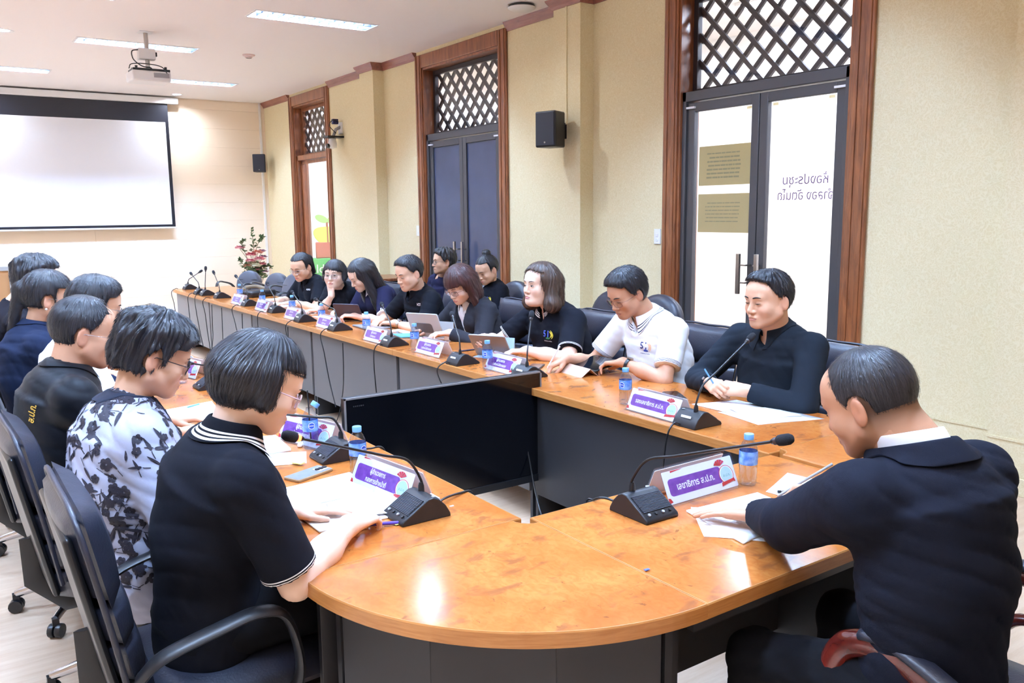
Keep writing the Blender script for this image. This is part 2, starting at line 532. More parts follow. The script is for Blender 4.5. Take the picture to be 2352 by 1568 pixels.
def hair_sdf(style, wide=1.0, **kw):
    s = SDF(); W = wide
    vol = kw.get('vol', 1.0)
    if style in ('short', 'crop', 'bald', 'tousled', 'spiky'):
        th = dict(short=.016, crop=.0045, bald=.011, tousled=.022, spiky=.019)[style]*vol
        s.ell((0, -.012, .030), (.0765*W+th, .097+th, .090+th*1.15), .02)
        if style in ('short', 'spiky', 'tousled'):
            s.ell((0, .035, .085), (.058*W+th*.5, .050, .035+th*.3), .03)
        if style == 'tousled':
            for a in range(9):
                t = a*.7; s.ell((.07*math.cos(t)*W, -.02+.075*math.sin(t), .07+.02*math.sin(a*2.1)), (.032, .034, .030), .02)
            s.ell((0, -.075, -.03), (.065*W, .04, .055), .03)
            s.ell((.03, .075, .075), (.05, .03, .028), .02)
        hl = kw.get('line', .052); nape = kw.get('nape', -.055)
        def cut(P, d):
            y, z, x = P[:, 1], P[:, 2], np.abs(P[:, 0])
            # hairline: forehead -> temple -> in front of the ear -> round the ear -> nape
            front = (y-.062)*.9+(hl-z)*.75
            face = np.maximum(front, -1)
            side = np.where(y > .012, (y-.030-np.clip((z-.02)*.35, -.02, .03)), -1.0)
            side = np.where(z > hl+.005, -1.0, side)
            low = nape-z+np.clip((y+.03)*.55, 0, .06)
            ear = .030-np.sqrt(((y+.010)/.85)**2+((z+.008)/1.15)**2); ear = np.where(x > .05, ear, -1)
            g = np.maximum(np.maximum(np.where(z < hl+.02, front, front*.8), side), np.maximum(low, ear))
            if style == 'bald':
                g = np.maximum(g, .040-np.sqrt((P[:, 0]/1.1)**2+((y-.085)/1.35)**2+((z-.085)/1.2)**2))
            h = np.clip(.5-.5*(g-d)/.008, 0, 1)
            return g*(1-h)+d*h+.008*h*(1-h)
        s.fn(cut)
        a, n = dict(short=(.0016, 34), crop=(.0003, 60), bald=(.0008, 40), tousled=(.0032, 17), spiky=(.0030, 22))[style]
        s.fn(lambda P, d: d+ridge(P, n, a))
        if style in ('tousled', 'spiky'):
            s.fn(lambda P, d: d+.0035*np.sin(P[:, 0]*95+2*np.sin(P[:, 1]*60))*np.sin(P[:, 1]*85+P[:, 2]*40))
        return s
    th = kw.get('th', .018)
    s.ell((0, -.012, .030), (.0765*W+th, .097+th, .090+th), .02)
    ln = kw.get('length', -.10)
    if style == 'bob':
        s.ell((0, -.045, (ln+.06)/2), (.080*W+th, .078, abs(.06-ln)/2+.035), .03)
        for sx in (-1, 1):
            s.cone((sx*(.066*W+th*.6), -.005, .03), (sx*(.070*W+th*.6), .012, ln+.02), .030, .026, .025)
        s.cone((0, -.085, 0), (0, -.075, ln+.02), .05, .035, .03, sq=(V3(1, 0, 0), 1.7))
    elif style == 'wavy':
        for sx in (-1, 1):
            s.cone((sx*.074*W, -.02, .03), (sx*.088*W, .000, ln+.05), .035, .040, .03)
            s.ell((sx*.098*W, -.012, ln+.045), (.042, .048, .045), .025)
        s.cone((0, -.080, .02), (0, -.085, ln+.03), .055, .055, .03, sq=(V3(1, 0, 0), 1.7))
    elif style == 'long':
        for sx in (-1, 1):
            s.cone((sx*.070*W, 0, .03), (sx*.088*W, .040, ln), .034, .040, .03)
        s.cone((0, -.075, .02), (0, -.070, ln), .055, .05, .03, sq=(V3(1, 0, 0), 1.9))
    elif style == 'tail':
        s.ell((0, -.115, .035), (.030, .028, .035), .02)
        s.cone((0, -.125, .03), (kw.get('tx', 0), -.135, ln), .030, .018, .02)
    elif style == 'bun':
        s.ell((0, -.055, .135), (.036, .036, .030), .012)
        s.ell((.012, -.045, .150), (.022, .022, .018), .008)
    elif style == 'back':
        s.cone((0, -.085, 0), (0, -.10, ln), .06, .05, .03, sq=(V3(1, 0, 0), 1.5))
    fringe = kw.get('fringe', .070); opening = kw.get('open', .050)
    part = kw.get('part', 0.0); ears = kw.get('ears', False)
    def cut(P, d):
        x, y, z = P[:, 0], P[:, 1], P[:, 2]
        fr = fringe+np.clip(np.abs(x-part)*-.25, -.03, 0) if kw.get('arch', True) else np.full(len(P), fringe)
        g = np.minimum(y-kw.get('ey', .028)-np.clip(np.abs(x)-opening, 0, 1)*-.2, fr-z)
        g = np.minimum(g, opening+.030-np.abs(x)) if style in ('long', 'bob', 'wavy') else g
        if style in ('tail', 'bun') or ears:
            e = .030-np.sqrt(((y+.010)/.9)**2+((z+.010)/1.15)**2); e = np.where(np.abs(x) > .05, e, -1)
            low = np.where(y > -.085, -.045-z+np.clip((y+.03)*.6, 0, .05), -1.0)
            side = np.where((y > .012) & (z < fringe), y-.025, -1.0)
            g = np.maximum(np.maximum(g, e), np.maximum(low, side))
        h = np.clip(.5-.5*(g-d)/.012, 0, 1)
        return g*(1-h)+d*h+.012*h*(1-h)
    s.fn(cut)
    a, n = kw.get('ridge', (.0014, 30))
    s.fn(lambda P, d: d+ridge(P, n, a))
    return s

def strand_attr(V, up=(0, -.02, .12)):
    q = V-np.array(up); az = np.arctan2(q[:, 0], q[:, 1]); ra = np.linalg.norm(q[:, :2], axis=1)
    return np.stack([np.cos(az)*16, np.sin(az)*16, q[:, 2]*9+ra*3], 1)

def strands(f, V, style, m, par, place, N, seed):
    """fine locks lying on the hair, combed from the crown"""
    rg = np.random.default_rng(seed)
    P = V[rg.integers(0, len(V), N)]+rg.normal(0, .001, (N, 3))
    short = style in ('short', 'crop', 'bald', 'tousled', 'spiky'); n = 4 if style == 'crop' else 6
    L = rg.uniform(.5, 1.0, N)*(.012 if style == 'crop' else .030 if short else .055)
    w0 = rg.uniform(.0005, .0011, N)*(.7 if style == 'crop' else 1); lift = rg.uniform(.0004, .0022, N)
    jit = rg.normal(0, .16 if short else .07, (N, 3)); C = np.array([0, -.025, .125]); pts = []; nr_ = []
    for k in range(n+1):
        g = grad(f, P); d = f(P)
        if k < n: P = P-g*(d-lift*(1+.25*k))[:, None]
        pts.append(P.copy()); nr_.append(g)
        t = P-C; t = t/(np.linalg.norm(t, axis=1, keepdims=True)+1e-6)
        t = t*np.array([1, 1, .6])+np.array([0, .0, -.75])+jit
        if short: t = t+np.array([0, .55, .15])*np.clip((P[:, 1:2]+.0)/.06, 0, 1)
        t = t-g*(t*g).sum(1, keepdims=True); t = t/(np.linalg.norm(t, axis=1, keepdims=True)+1e-6)
        P = P+t*(L/n)[:, None]
    ok = np.ones(N, bool)
    for k in range(n):
        ok &= np.abs(f(pts[k])) < .005
        ok &= np.linalg.norm(pts[k+1]-pts[k], axis=1) < 2.2*L/n
    pts = [q[ok] for q in pts]; nr_ = [q[ok] for q in nr_]; w0 = w0[ok]; N = int(ok.sum())
    A = []
    for k in range(n+1):
        tg = pts[min(k+1, n)]-pts[max(k-1, 0)]; s_ = np.cross(tg, nr_[k]); s_ = s_/(np.linalg.norm(s_, axis=1, keepdims=True)+1e-9)
        ww = (w0*(1-(k/n)**2*.85))[:, None]
        A.append(np.stack([pts[k]-s_*ww, pts[k]+s_*ww], 1))
    A = np.stack(A, 1).reshape(N*(n+1)*2, 3); base = (np.arange(N)*(n+1)*2)[:, None]+np.arange(n)[None]*2; base = base.ravel()
    Q = np.stack([base, base+1, base+3, base+2], 1)
    sv = np.repeat(rg.uniform(-9, 9, (N, 3)), (n+1)*2, axis=0)
    o = np_mesh('hair_strands', place(A), Q, m, par, {'strand': sv}); o['kind'] = 'stuff'

def front_y(f, X, Z, y0=.135, y1=.02, n=60):
    """y of the face surface at (x, z), first hit from the front"""
    X = np.asarray(X, float); Z = np.asarray(Z, float); Y = np.full(len(X), y0)
    for _ in range(n):
        d = f(np.stack([X, Y, Z], 1)); Y = np.maximum(Y-np.maximum(d*.8, 0), y1)
    return Y

def face_parts(f, root_par, place, spec):
    """eyes, brows, mouth laid on the face surface; place maps local verts to the scene"""
    op = spec.get('eyes', .5); female = spec.get('female', False); gaze = spec.get('gaze', (0, 0))
    for sx in (-1, 1):
        b = MB(); nu, nv = 15, 7; ex, ez = sx*.0315, -.0015
        U = np.linspace(-1, 1, nu); Vv = np.linspace(-1, 1, nv)
        hgt = .0050*op+.0004
        X, Z = [], []
        for v in Vv:
            for u in U:
                X.append(ex+.0142*u); Z.append(ez+(hgt*v*(1-abs(u)**2.2)**.8)+.0012*sx*u*.8-.0020*(1-op)*(1-u*u))
        X = np.array(X); Z = np.array(Z); Y = front_y(f, X, Z)+.0007
        vs = place(np.stack([X, Y, Z], 1)); fs = []; mi = []
        for j in range(nv-1):
            for i in range(nu-1):
                fs.append((j*nu+i, j*nu+i+1, (j+1)*nu+i+1, (j+1)*nu+i))
        b.add(vs, [])
        for fc in fs:
            cx = X[list(fc)].mean(); cz = Z[list(fc)].mean()
            b.f.append(fc if sx > -2 else fc); b.m.append(1 if math.hypot(cx-ex-gaze[0], cz-ez-gaze[1]-.0006) < .0062 else 0)
        top = np.stack([X, Y, Z], 1)[-nu:]+np.array([0, .0007, .0004])
        b.tube([tuple(p) for p in place(top)], [.0005+.0011*(1-abs(u)**3)*(1.25 if female else 1) for u in U], 5, 2)
        lid = top+np.stack([np.zeros(nu), -.0006*np.ones(nu), .0034*(1-U**2)+.0006], 1)
        lid[:, 1] = front_y(f, lid[:, 0], lid[:, 2])+.0002
        b.tube([tuple(p) for p in place(lid)], .00045, 4, 3)
        b.build('eye', [M_EYE, M_IRIS, M_LASH, spec['crease']], root_par, smooth=180)
        b = MB(); n = 9; t = np.linspace(0, 1, n)
        bx = sx*(.013+.036*t); bz = .0215+.0065*np.sin(t*2.2)-.003*t+spec.get('brow', 0)
        by = front_y(f, bx, bz)+.0003
        wdt = [(.0034 if not female else .0024)*(math.sin(.5+2.5*q)**.6) for q in t]
        b.tube([tuple(p) for p in place(np.stack([bx, by, bz], 1))], wdt, 6, 0, flat=(1.0, .55))
        b.build('eyebrow', spec['browm'], root_par, smooth=180)
    b = MB(); n = 13; u = np.linspace(-1, 1, n); mw = .0225 if female else .0245
    def strip(za, zb, mi):
        X = np.concatenate([mw*u, mw*u]); Z = np.concatenate([za, zb]); Xc = X
        Y = front_y(f, Xc, Z)+.0006
        vs = place(np.stack([X, Y, Z], 1))
        b.add(vs, [(i, i+1, n+i+1, n+i) for i in range(n-1)], mi)
    ml = -.0660+.0016*np.cos(u*6)*.4-.0012*np.abs(u)+spec.get('smile', 0)*u*u
    uph = .0066*(1-u*u)**.7*(1-.25*np.exp(-(u*6)**2)); loh = .0078*(1-u*u)**.8
    mid = ml+uph*.5
    strip(ml, mid, 0); strip(mid, ml+uph, 0); midl = ml-loh*.5
    strip(midl, ml, 0); strip(ml-loh, midl, 0)
    yy = front_y(f, mw*u, ml)+.0008
    b.tube([tuple(p) for p in place(np.stack([mw*u, yy, ml], 1))], [.0004+.0006*(1-q*q) for q in u], 5, 1)
    b.build('mouth', [spec.get('lip', M_LIP), M_MOUTH], root_par, smooth=180)

def glasses(f, par, place, m_frame, half=False, thick=.0011, w_=.0255, h_=.0185, ear_y=-.005, wide=1.0):
    b = MB(); t = np.linspace(0, 2*PI, 21)
    for sx in (-1, 1):
        ex = sx*.0335
        px = ex+w_*np.sign(np.cos(t))*np.abs(np.cos(t))**.7; pz = -.006+h_*np.sign(np.sin(t))*np.abs(np.sin(t))**.7
        py = .106-.012*np.abs((px-ex)*sx/w_*.5+.5)-.002*(pz < -.01)
        pts = np.stack([px, py, pz], 1)
        if half: pts = pts[(pz > -.007)]; pts = pts[np.argsort(pts[:, 0])]
        b.tube([tuple(p) for p in place(pts)], thick, 5, 0)
        hx = sx*(.0335+w_); tw = sx*.0845*wide
        b.tube([tuple(p) for p in place(np.array([[hx, .094, .002], [tw*.98, .070, .003], [tw, ear_y, .004], [tw*.99, ear_y-.022, -.012]]))], thick*.9, 5, 0)
    b.tube([tuple(p) for p in place(np.array([[-.010, .107, -.002], [0, .110, .001], [.010, .107, -.002]]))], thick, 5, 0)
    g = b.build('glasses', m_frame, par, smooth=180)
    for sx in (-1, 1):
        l = MB(); ex = sx*.0335
        px = ex+w_*np.sign(np.cos(t[:-1]))*np.abs(np.cos(t[:-1]))**.7; pz = -.006+h_*np.sign(np.sin(t[:-1]))*np.abs(np.sin(t[:-1]))**.7
        py = .106-.012*np.abs((px-ex)*sx/w_*.5+.5)
        a = np.stack([px, py, pz], 1); c = a+np.array([0, -.0012, 0])
        l.rings([[tuple(p) for p in place(c)], [tuple(p) for p in place(a)]], True, True)
        l.build('lens', M_LENS, g)

POSES = {  # per finger: three bends (deg); then thumb chain in hand space
    'flat': ([(6, 8, 6)]*4, [(.022, .022, -.006), (.050, .044, -.010), (.078, .054, -.014), (.098, .058, -.016)]),
    'relax': ([(22, 30, 18), (26, 34, 20), (30, 38, 22), (34, 42, 24)], [(.020, .022, -.010), (.050, .042, -.020), (.078, .044, -.028), (.098, .040, -.033)]),
    'pen': ([(40, 52, 22), (48, 58, 28), (58, 70, 40), (62, 76, 44)], [(.018, .022, -.014), (.048, .038, -.030), (.074, .030, -.044), (.090, .020, -.050)]),
    'fist': ([(72, 92, 60), (74, 94, 60), (76, 94, 60), (78, 94, 58)], [(.018, .024, -.014), (.050, .036, -.030), (.074, .020, -.042), (.086, .002, -.044)]),
    'clasp': ([(42, 62, 34), (46, 66, 36), (50, 68, 38), (54, 70, 40)], [(.020, .022, -.008), (.052, .034, -.014), (.080, .026, -.016), (.100, .016, -.016)]),
    'hold': ([(30, 40, 20), (36, 46, 24), (42, 52, 28), (46, 56, 30)], [(.020, .024, -.006), (.052, .044, -.010), (.082, .044, -.012), (.102, .040, -.014)]),
    'pinch': ([(46, 40, 18), (40, 46, 24), (36, 44, 24), (36, 44, 24)], [(.018, .022, -.016), (.046, .036, -.034), (.072, .028, -.052), (.088, .018, -.062)]),
}
def hand_sdf(s, Wp, d, n, side, pose, sc=1.0):
    """side: +1 when the thumb lies on n x d ... given by the caller as a sign; n = back of the hand"""
    d = nrm(d); n = nrm(np.asarray(n, float)-d*np.dot(n, d)); t = np.cross(n, d)*side
    P = lambda x, y, z: np.asarray(Wp)+sc*(d*x+t*y+n*z)
    curls, th = POSES[pose] if isinstance(pose, str) else pose
    ky = (.0270, .0090, -.0090, -.0255); kx = (.086, .089, .085, .077)
    ln = ((.041, .025, .020), (.045, .029, .021), (.041, .027, .021), (.033, .020, .018))
    rr = ((.0092, .0084, .0076, .0062), (.0094, .0086, .0078, .0064), (.0090, .0082, .0074, .0060), (.0080, .0072, .0066, .0054))
    for i in range(4):
        s.cone(P(.004, ky[i]*.62, -.001), P(kx[i], ky[i], -.002), .0150*sc, .0118*sc, .010)
    for i in range(4):
        a = 0.0; p = np.array([kx[i], ky[i], -.001]); spread = (.06, .02, -.03, -.09)[i]
        for j in range(3):
            a += math.radians(curls[i][j])
            q = p+ln[i][j]*np.array([math.cos(a), spread*math.cos(a), -math.sin(a)])
            s.cone(P(*p), P(*q), rr[i][j]*sc, rr[i][j+1]*sc, .0025 if j else .005)
            p = q
    for j in range(3):
        s.cone(P(*th[j]), P(*th[j+1]), (.0150, .0110, .0100)[j]*sc, (.0110, .0100, .0078)[j]*sc, .006 if j == 0 else .003)
    return P

def ik(S, W, la, lb, hint):
    v = W-S; D = np.linalg.norm(v); k = 1.0
    if D > (la+lb)*.985: k = D/((la+lb)*.985)
    la *= k; lb *= k
    x = (D*D+la*la-lb*lb)/(2*D); h = math.sqrt(max(la*la-x*x, 1e-6)); u = v/D
    q = np.asarray(hint, float)-S; q = q-u*np.dot(q, u); q = nrm(q)
    return S+u*x+q*h

def folds(P, amp):
    w1 = np.sin(P@V3(5, 7, 3)+.7); w2 = np.sin(P@V3(-6, 4, 8)+2.1)
    a = np.sin(P@V3(24, 10, 46)+2.4*w1); b = np.sin(P@V3(-30, 22, -52)+2.6*w2)
    return amp*((1-np.abs(a))**2*1.5*(.5+.5*w2)+(1-np.abs(b))**2*1.3*(.5-.5*w1)-.35)

def person(label, spec):
    g = spec.get
    x, y = g('pel'); seat = g('seat', .47); fine = g('fine', 1)
    root = empty('person', (x, y, 0), 0, label, 'person', g('group'))
    R0 = np.array([x, y, 0.0])
    fem = g('female', False); sz = g('scale', 1.0); gi = g('girth', 1.0)
    F = V3(math.cos(math.radians(g('face'))), math.sin(math.radians(g('face'))), 0); RV = V3(F[1], -F[0], 0); UP = V3(0, 0, 1)
    p0 = V3(x, y, seat+.105)
    nb = np.asarray(g('neck'), float)
    mid = p0*.52+nb*.48-F*g('hunch', .03)
    ch = p0*.22+nb*.78-F*g('hunch', .03)*.8
    us = nrm(nb-ch)
    sa = math.radians(g('twist', 0)); SR = nrm(RV*math.cos(sa)+F*math.sin(sa)+UP*g('tilt', 0))
    sh = g('sh', .165 if fem else .19)
    fw = nrm(np.cross(us, SR)); fw = fw if fw@F > 0 else -fw
    shl = {}
    for k, sx in (('r', 1), ('l', -1)):
        shl[k] = nb-us*g('drop', .078)+SR*sx*sh+F*g('fwd_'+k, .015)
    arms = {}
    for k, sx in (('r', 1), ('l', -1)):
        hd = g(k)
        Wp = np.asarray(hd['w'], float); S = shl[k]
        hint = np.asarray(hd['elbow'], float) if 'elbow' in hd else S+RV*sx*.25-UP*.4-F*.1
        E = ik(S, Wp, .29*sz, .25*sz, hint); arms[k] = (S, E, Wp, hd, sx)
    # head frame
    hy = math.radians(g('hyaw')); hp = math.radians(g('hpitch', 0)); hr = math.radians(g('hroll', 0)); hs = g('hs', 1.0)
    hf = V3(math.cos(hy)*math.cos(hp), math.sin(hy)*math.cos(hp), -math.sin(hp))
    hx = V3(math.sin(hy), -math.cos(hy), 0); hu = np.cross(hx, hf)
    hx, hu = hx*math.cos(hr)+hu*math.sin(hr), hu*math.cos(hr)-hx*math.sin(hr)
    O = np.asarray(g('head'), float); HM = np.stack([hx, hf, hu], 1)*hs
    to_w = lambda V: V@HM.T+O
    to_l = lambda Pw: (np.asarray(Pw)-O)@HM/(hs*hs)
    hl = MB  # noqa
    place = lambda V: to_w(np.asarray(V, float))-R0
    skm = SK[g('skin', 'mid')]
    wide = g('wide', 1.0)
    # ---- body: core + head + hands in one mesh
    nr = (.0505 if fem else .0605)*g('neckr', 1.0)
    skull = to_w(V3(0, -.028, -.055)[None])[0]
    core = SDF()
    dq = 1.36*g('broad', 1.0)
    core.cone(p0, mid, .095*gi, .09*gi, .05, (RV, dq)); core.cone(mid, ch, .09*gi, .095, .05, (SR, dq))
    core.cone(ch, nb-us*.09, .09, .06, .05, (SR, 1.45))
    for k in 'rl': core.cone(nb-us*.080, shl[k], .042, .040, .05)
    core.cone(nb-us*.05, skull, nr*1.06, nr, .035)
    for k in 'rl':
        S, E, Wp, hd, sx = arms[k]; th = g('arm', 1.0)*(.92 if fem else 1.0)
        core.cone(S, E, .047*th, .040*th, .02); core.cone(E, E*.45+Wp*.55, .0405*th, .0385*th, .015); core.cone(E*.5+Wp*.5, Wp, .0385*th, .0255*th, .02, )
    hipj = {}; knee = {}; ank = {}
    for k, sx in (('r', 1), ('l', -1)):
        hipj[k] = p0+RV*sx*.085-UP*.02
        knee[k] = np.asarray(g('knee_'+k), float) if g('knee_'+k) else p0+F*.42+RV*sx*g('spread', .12)-UP*.02
        ank[k] = np.asarray(g('ankle_'+k), float) if g('ankle_'+k) else V3(knee[k][0], knee[k][1], .10)+F*g('footfwd', .02)
        core.cone(hipj[k], knee[k], .062, .05, .03); core.cone(knee[k], ank[k], .046, .032, .02)
    vs, qs, tint = [], [], []
    def addm(V, Q, T):
        o = sum(len(a) for a in vs); vs.append(V); qs.append(Q+o); tint.append(T)
    V, Q = sdf_mesh(core, .012 if fine else .017)
    # keep the core off the face: drop what lies well inside the head
    addm(V, Q, np.ones((len(V), 4)))
    hs_ = head_sdf(fem, wide, g('jaw', 1.0), 0, g('double', 0))
    hs_.ops.append(('c', V3(0, -.028, -.05), to_l(nb-us*.0), nr/hs, nr*1.03/hs, None, None, .022, False))
    lo = np.array([-.098, -.150, -.215]); hi = np.array([.098, .135, .135])
    V, Q = polygonize(hs_, lo, hi, (.0036, .0046, .006)[0 if fine == 2 else 1 if fine else 2])
    T = np.ones((len(V), 4)); xx, yy, zz = V[:, 0], V[:, 1], V[:, 2]
    ch_ = np.exp(-(((np.abs(xx)-.040)/.020)**2+((zz+.032)/.022)**2+((yy-.075)/.05)**2)); T[:, 1] -= .10*ch_; T[:, 2] -= .10*ch_
    er = np.clip((np.abs(xx)-.074*wide)/.008, 0, 1)*(np.abs(yy+.01) < .03); T[:, 1] -= .12*er; T[:, 2] -= .12*er
    es_ = np.exp(-(((np.abs(xx)-.031)/.019)**2+((zz+.004)/.012)**2))*(yy > .05); T[:, :3] -= (.12*es_)[:, None]
    if not fem:
        bd = np.exp(-((xx/.045)**2+((zz+.085)/.030)**2))*(yy > .03); T[:, :3] -= (.10*bd)[:, None]
    sb = g('stubble', 0)
    if sb:
        m_ = np.clip((-yy+.012)/.03, 0, 1)*np.clip((zz+.075)/.05, 0, 1)*np.where(np.abs(xx) > .0785*wide, .0, 1.0); T[:, :3] *= (1-sb*m_)[:, None]
    addm(to_w(V), Q, T)
    for k in 'rl':
        S, E, Wp, hd, sx = arms[k]
        hsd = SDF(); fa = nrm(Wp-E); th = g('arm', 1.0)*(.92 if fem else 1.0); hsc = .93 if fem else 1.0
        hsd.cone(Wp-fa*.06, Wp, .0310*th, .0255*th, .01)
        hsd.cone(Wp, Wp+nrm(np.asarray(hd['d'], float))*.02, .0245*th, .022*th, .015, (nrm(np.cross(hd['n'], hd['d'])), 1.15))
        # thumb side: for a right hand seen from the back, fingers up, the thumb is on the left
        hand_sdf(hsd, Wp+nrm(np.asarray(hd['d'], float))*.012, hd['d'], hd['n'], 1 if k == 'r' else -1, hd.get('pose', 'relax'), hsc)
        V, Q = sdf_mesh(hsd, .0034 if fine == 2 else .0042 if fine else .006, .012)
        T = np.ones((len(V), 4)); T[:, 1:3] -= .03
        addm(V, Q, T)
    V = np.concatenate(vs)-R0; Q = np.concatenate(qs)
    np_mesh('body', V, Q, skm, root, {'tint': np.clip(np.concatenate(tint), 0, 1)})
    # ---- face
    crease = mat('crease_'+g('skin', 'mid'), {'fair': (186, 138, 116), 'mid': (164, 116, 94), 'tan': (142, 98, 78), 'pale': (196, 150, 134)}[g('skin', 'mid')], .6)
    if not g('noface'):
        face_parts(hs_, root, place, dict(eyes=g('eyes', .3), female=fem, crease=crease, gaze=g('gaze', (0, 0)), browm=mat('brow_dark', (40, 32, 30), .8), lip=M_LIPW if fem else M_LIP, smile=g('smile', 0), brow=g('brow', 0)))
    if g('glasses'): glasses(hs_, root, place, g('glasses'), g('half', False), g('gthick', .0011), wide=wide)
    # ---- hair
    hk = dict(g('hair')); st = hk.pop('style'); hm = HAIR[hk.pop('mat', 'black')]
    hsf = hair_sdf(st, wide, **hk)
    lo_ = hsf.lo-.015; hi_ = hsf.hi+.015
    V, Q = polygonize(hsf, lo_, hi_, .0042 if fine == 2 else .0055 if fine else .007)
    ho = np_mesh('hair', to_w(V)-R0, Q, hm, root, {'strand': strand_attr(V)})
    strands(hsf, V, st, hm, ho, place, {2: 3600, 1: 1100, 0: 500}[fine], sum(map(ord, label)))
    # ---- upper garment
    tp = g('top'); long_ = tp.get('long', False); ease = tp.get('ease', .012); hem = tp.get('hem', .62)
    top = SDF()
    b0 = p0-UP*tp.get('drop', .07)
    top.cone(b0, mid, (.128*gi)+ease*.6, .112*gi+ease, .05, (RV, dq)); top.cone(mid, ch, .112*gi+ease, .108*math.sqrt(gi)+ease, .06, (SR, dq))
    top.cone(ch, nb-us*.085, .104*math.sqrt(gi)+ease, .062+ease, .06, (SR, 1.5))
    if fem:
        for sx in (-1, 1): top.ell(ch-us*.02+fw*.085*math.sqrt(gi)+SR*sx*.075, (.072, .072, .066), .05)
    if g('belly'): top.ell(p0*.7+mid*.3+F*.06*g('belly')+UP*.04, (.15*g('belly'),)*3, .08)
    for k in 'rl':
        top.cone(nb-us*.062, shl[k]-us*.006, .048+ease*.4, .040+ease*.8, .055)
    top.cone(nb-us*.06, nb+us*.004, nr+.020, nr+.007, .03)
    pw = tp.get('pad', 0.0)
    for k in 'rl':
        S, E, Wp, hd, sx = arms[k]; th = g('arm', 1.0)*(.92 if fem else 1.0)
        if long_:
            top.cone(S, E, .054*th+ease+pw, .046*th+ease, .035)
            ce = E+(Wp-E)*tp.get('cuff', .93)
            top.cone(E, ce, .045*th+ease, .032*th+ease*.8, .02, cut=(ce, nrm(Wp-E)))
        else:
            he = S+(E-S)*hem
            top.cone(S, S+(E-S)*(hem+.15), .054*th+ease, .051*th+ease*1.25, .035, cut=(he, nrm(E-S)))
    # neck hole and opening
    ho_ = tp.get('hole', 0)
    top.cone(nb-us*.06+fw*.012, nb+us*.10+fw*.02, nr+.004+ho_, nr+.007+ho_, .004, sub=True)
    vn = tp.get('vneck', 0)
    if vn:
        top.cone(nb-us*.02+fw*(nr+.035), nb-us*(.02+vn)+fw*(.105), .030, .006, .006, sub=True)
    if tp.get('lapel'):
        L_ = tp['lapel']; a = nb+us*.02+fw*.08; c = p0+F*.17+UP*.12
        top.cone(a, c, .075*L_, .020*L_, .006, (fw, 3.0), sub=True)
    am = tp.get('fold', .0045)*.55
    top.fn(lambda P, d: d+np.where(np.abs(d) < .05, folds(P, am), 0))
    V, Q = sdf_mesh(top, tp.get('h', .0085 if fine else .012), .03)
    at = np.full(len(V), 1.0)
    if not long_:
        for k in 'rl':
            S, E = arms[k][:2]; u = nrm(E-S); L = np.linalg.norm(E-S); t = (V-S)@u; r_ = np.linalg.norm((V-S)-np.outer(t, u), axis=1)
            on = (r_ < .085) & (t > L*hem*.55); at = np.where(on, np.minimum(at, L*hem-t), at)
    cl = np_mesh(tp.get('name', 'shirt'), V-R0, Q, tp['mat'], root, {'hem': at})
    # ---- trousers and shoes
    tr = SDF(); ht = .016
    tr.cone(p0-UP*.005, p0+UP*.05, .135*gi, .12*gi, .05, (RV, 1.3))
    for k in 'rl':
        tr.cone(hipj[k], knee[k], .088*math.sqrt(gi), .064, .05); tr.cone(knee[k], ank[k], .064, .052, .03, cut=(ank[k]-UP*.03, -UP))
    tr.fn(lambda P, d: d+np.where(np.abs(d) < .05, folds(P, .006), 0))
    V, Q = sdf_mesh(tr, .013 if fine else .018, .03)
    np_mesh('trousers', V-R0, Q, g('pants', MATS['black_trousers']), root, {'hem': np.ones(len(V))})
    for k in 'rl':
        s_ = SDF(); a = ank[k]
        ff = nrm(V3(F[0], F[1], 0)); s_.cone(V3(a[0], a[1], .06)-ff*.05, V3(a[0], a[1], .042)+ff*.10, .045, .036, .02); s_.cone(V3(a[0], a[1], .05), V3(a[0], a[1], .11), .045, .046, .02)
        s_.plane((0, 0, .008), (0, 0, -1), .004)
        V, Q = sdf_mesh(s_, .013, .02); np_mesh('shoe', V-R0, Q, MATS['black_shoe'], root)
    for c in root.children: c.location = (0, 0, 0)
    info = dict(root=root, R0=R0, top=top, nb=nb, us=us, fw=fw, SR=SR, arms=arms, nr=nr, F=F, RV=RV, ch=ch, p0=p0, mid=mid, O=O, HM=HM, place=place, head=hs_, to_w=to_w)
    if tp.get('collar'): collar(info, **tp['collar'])
    return info

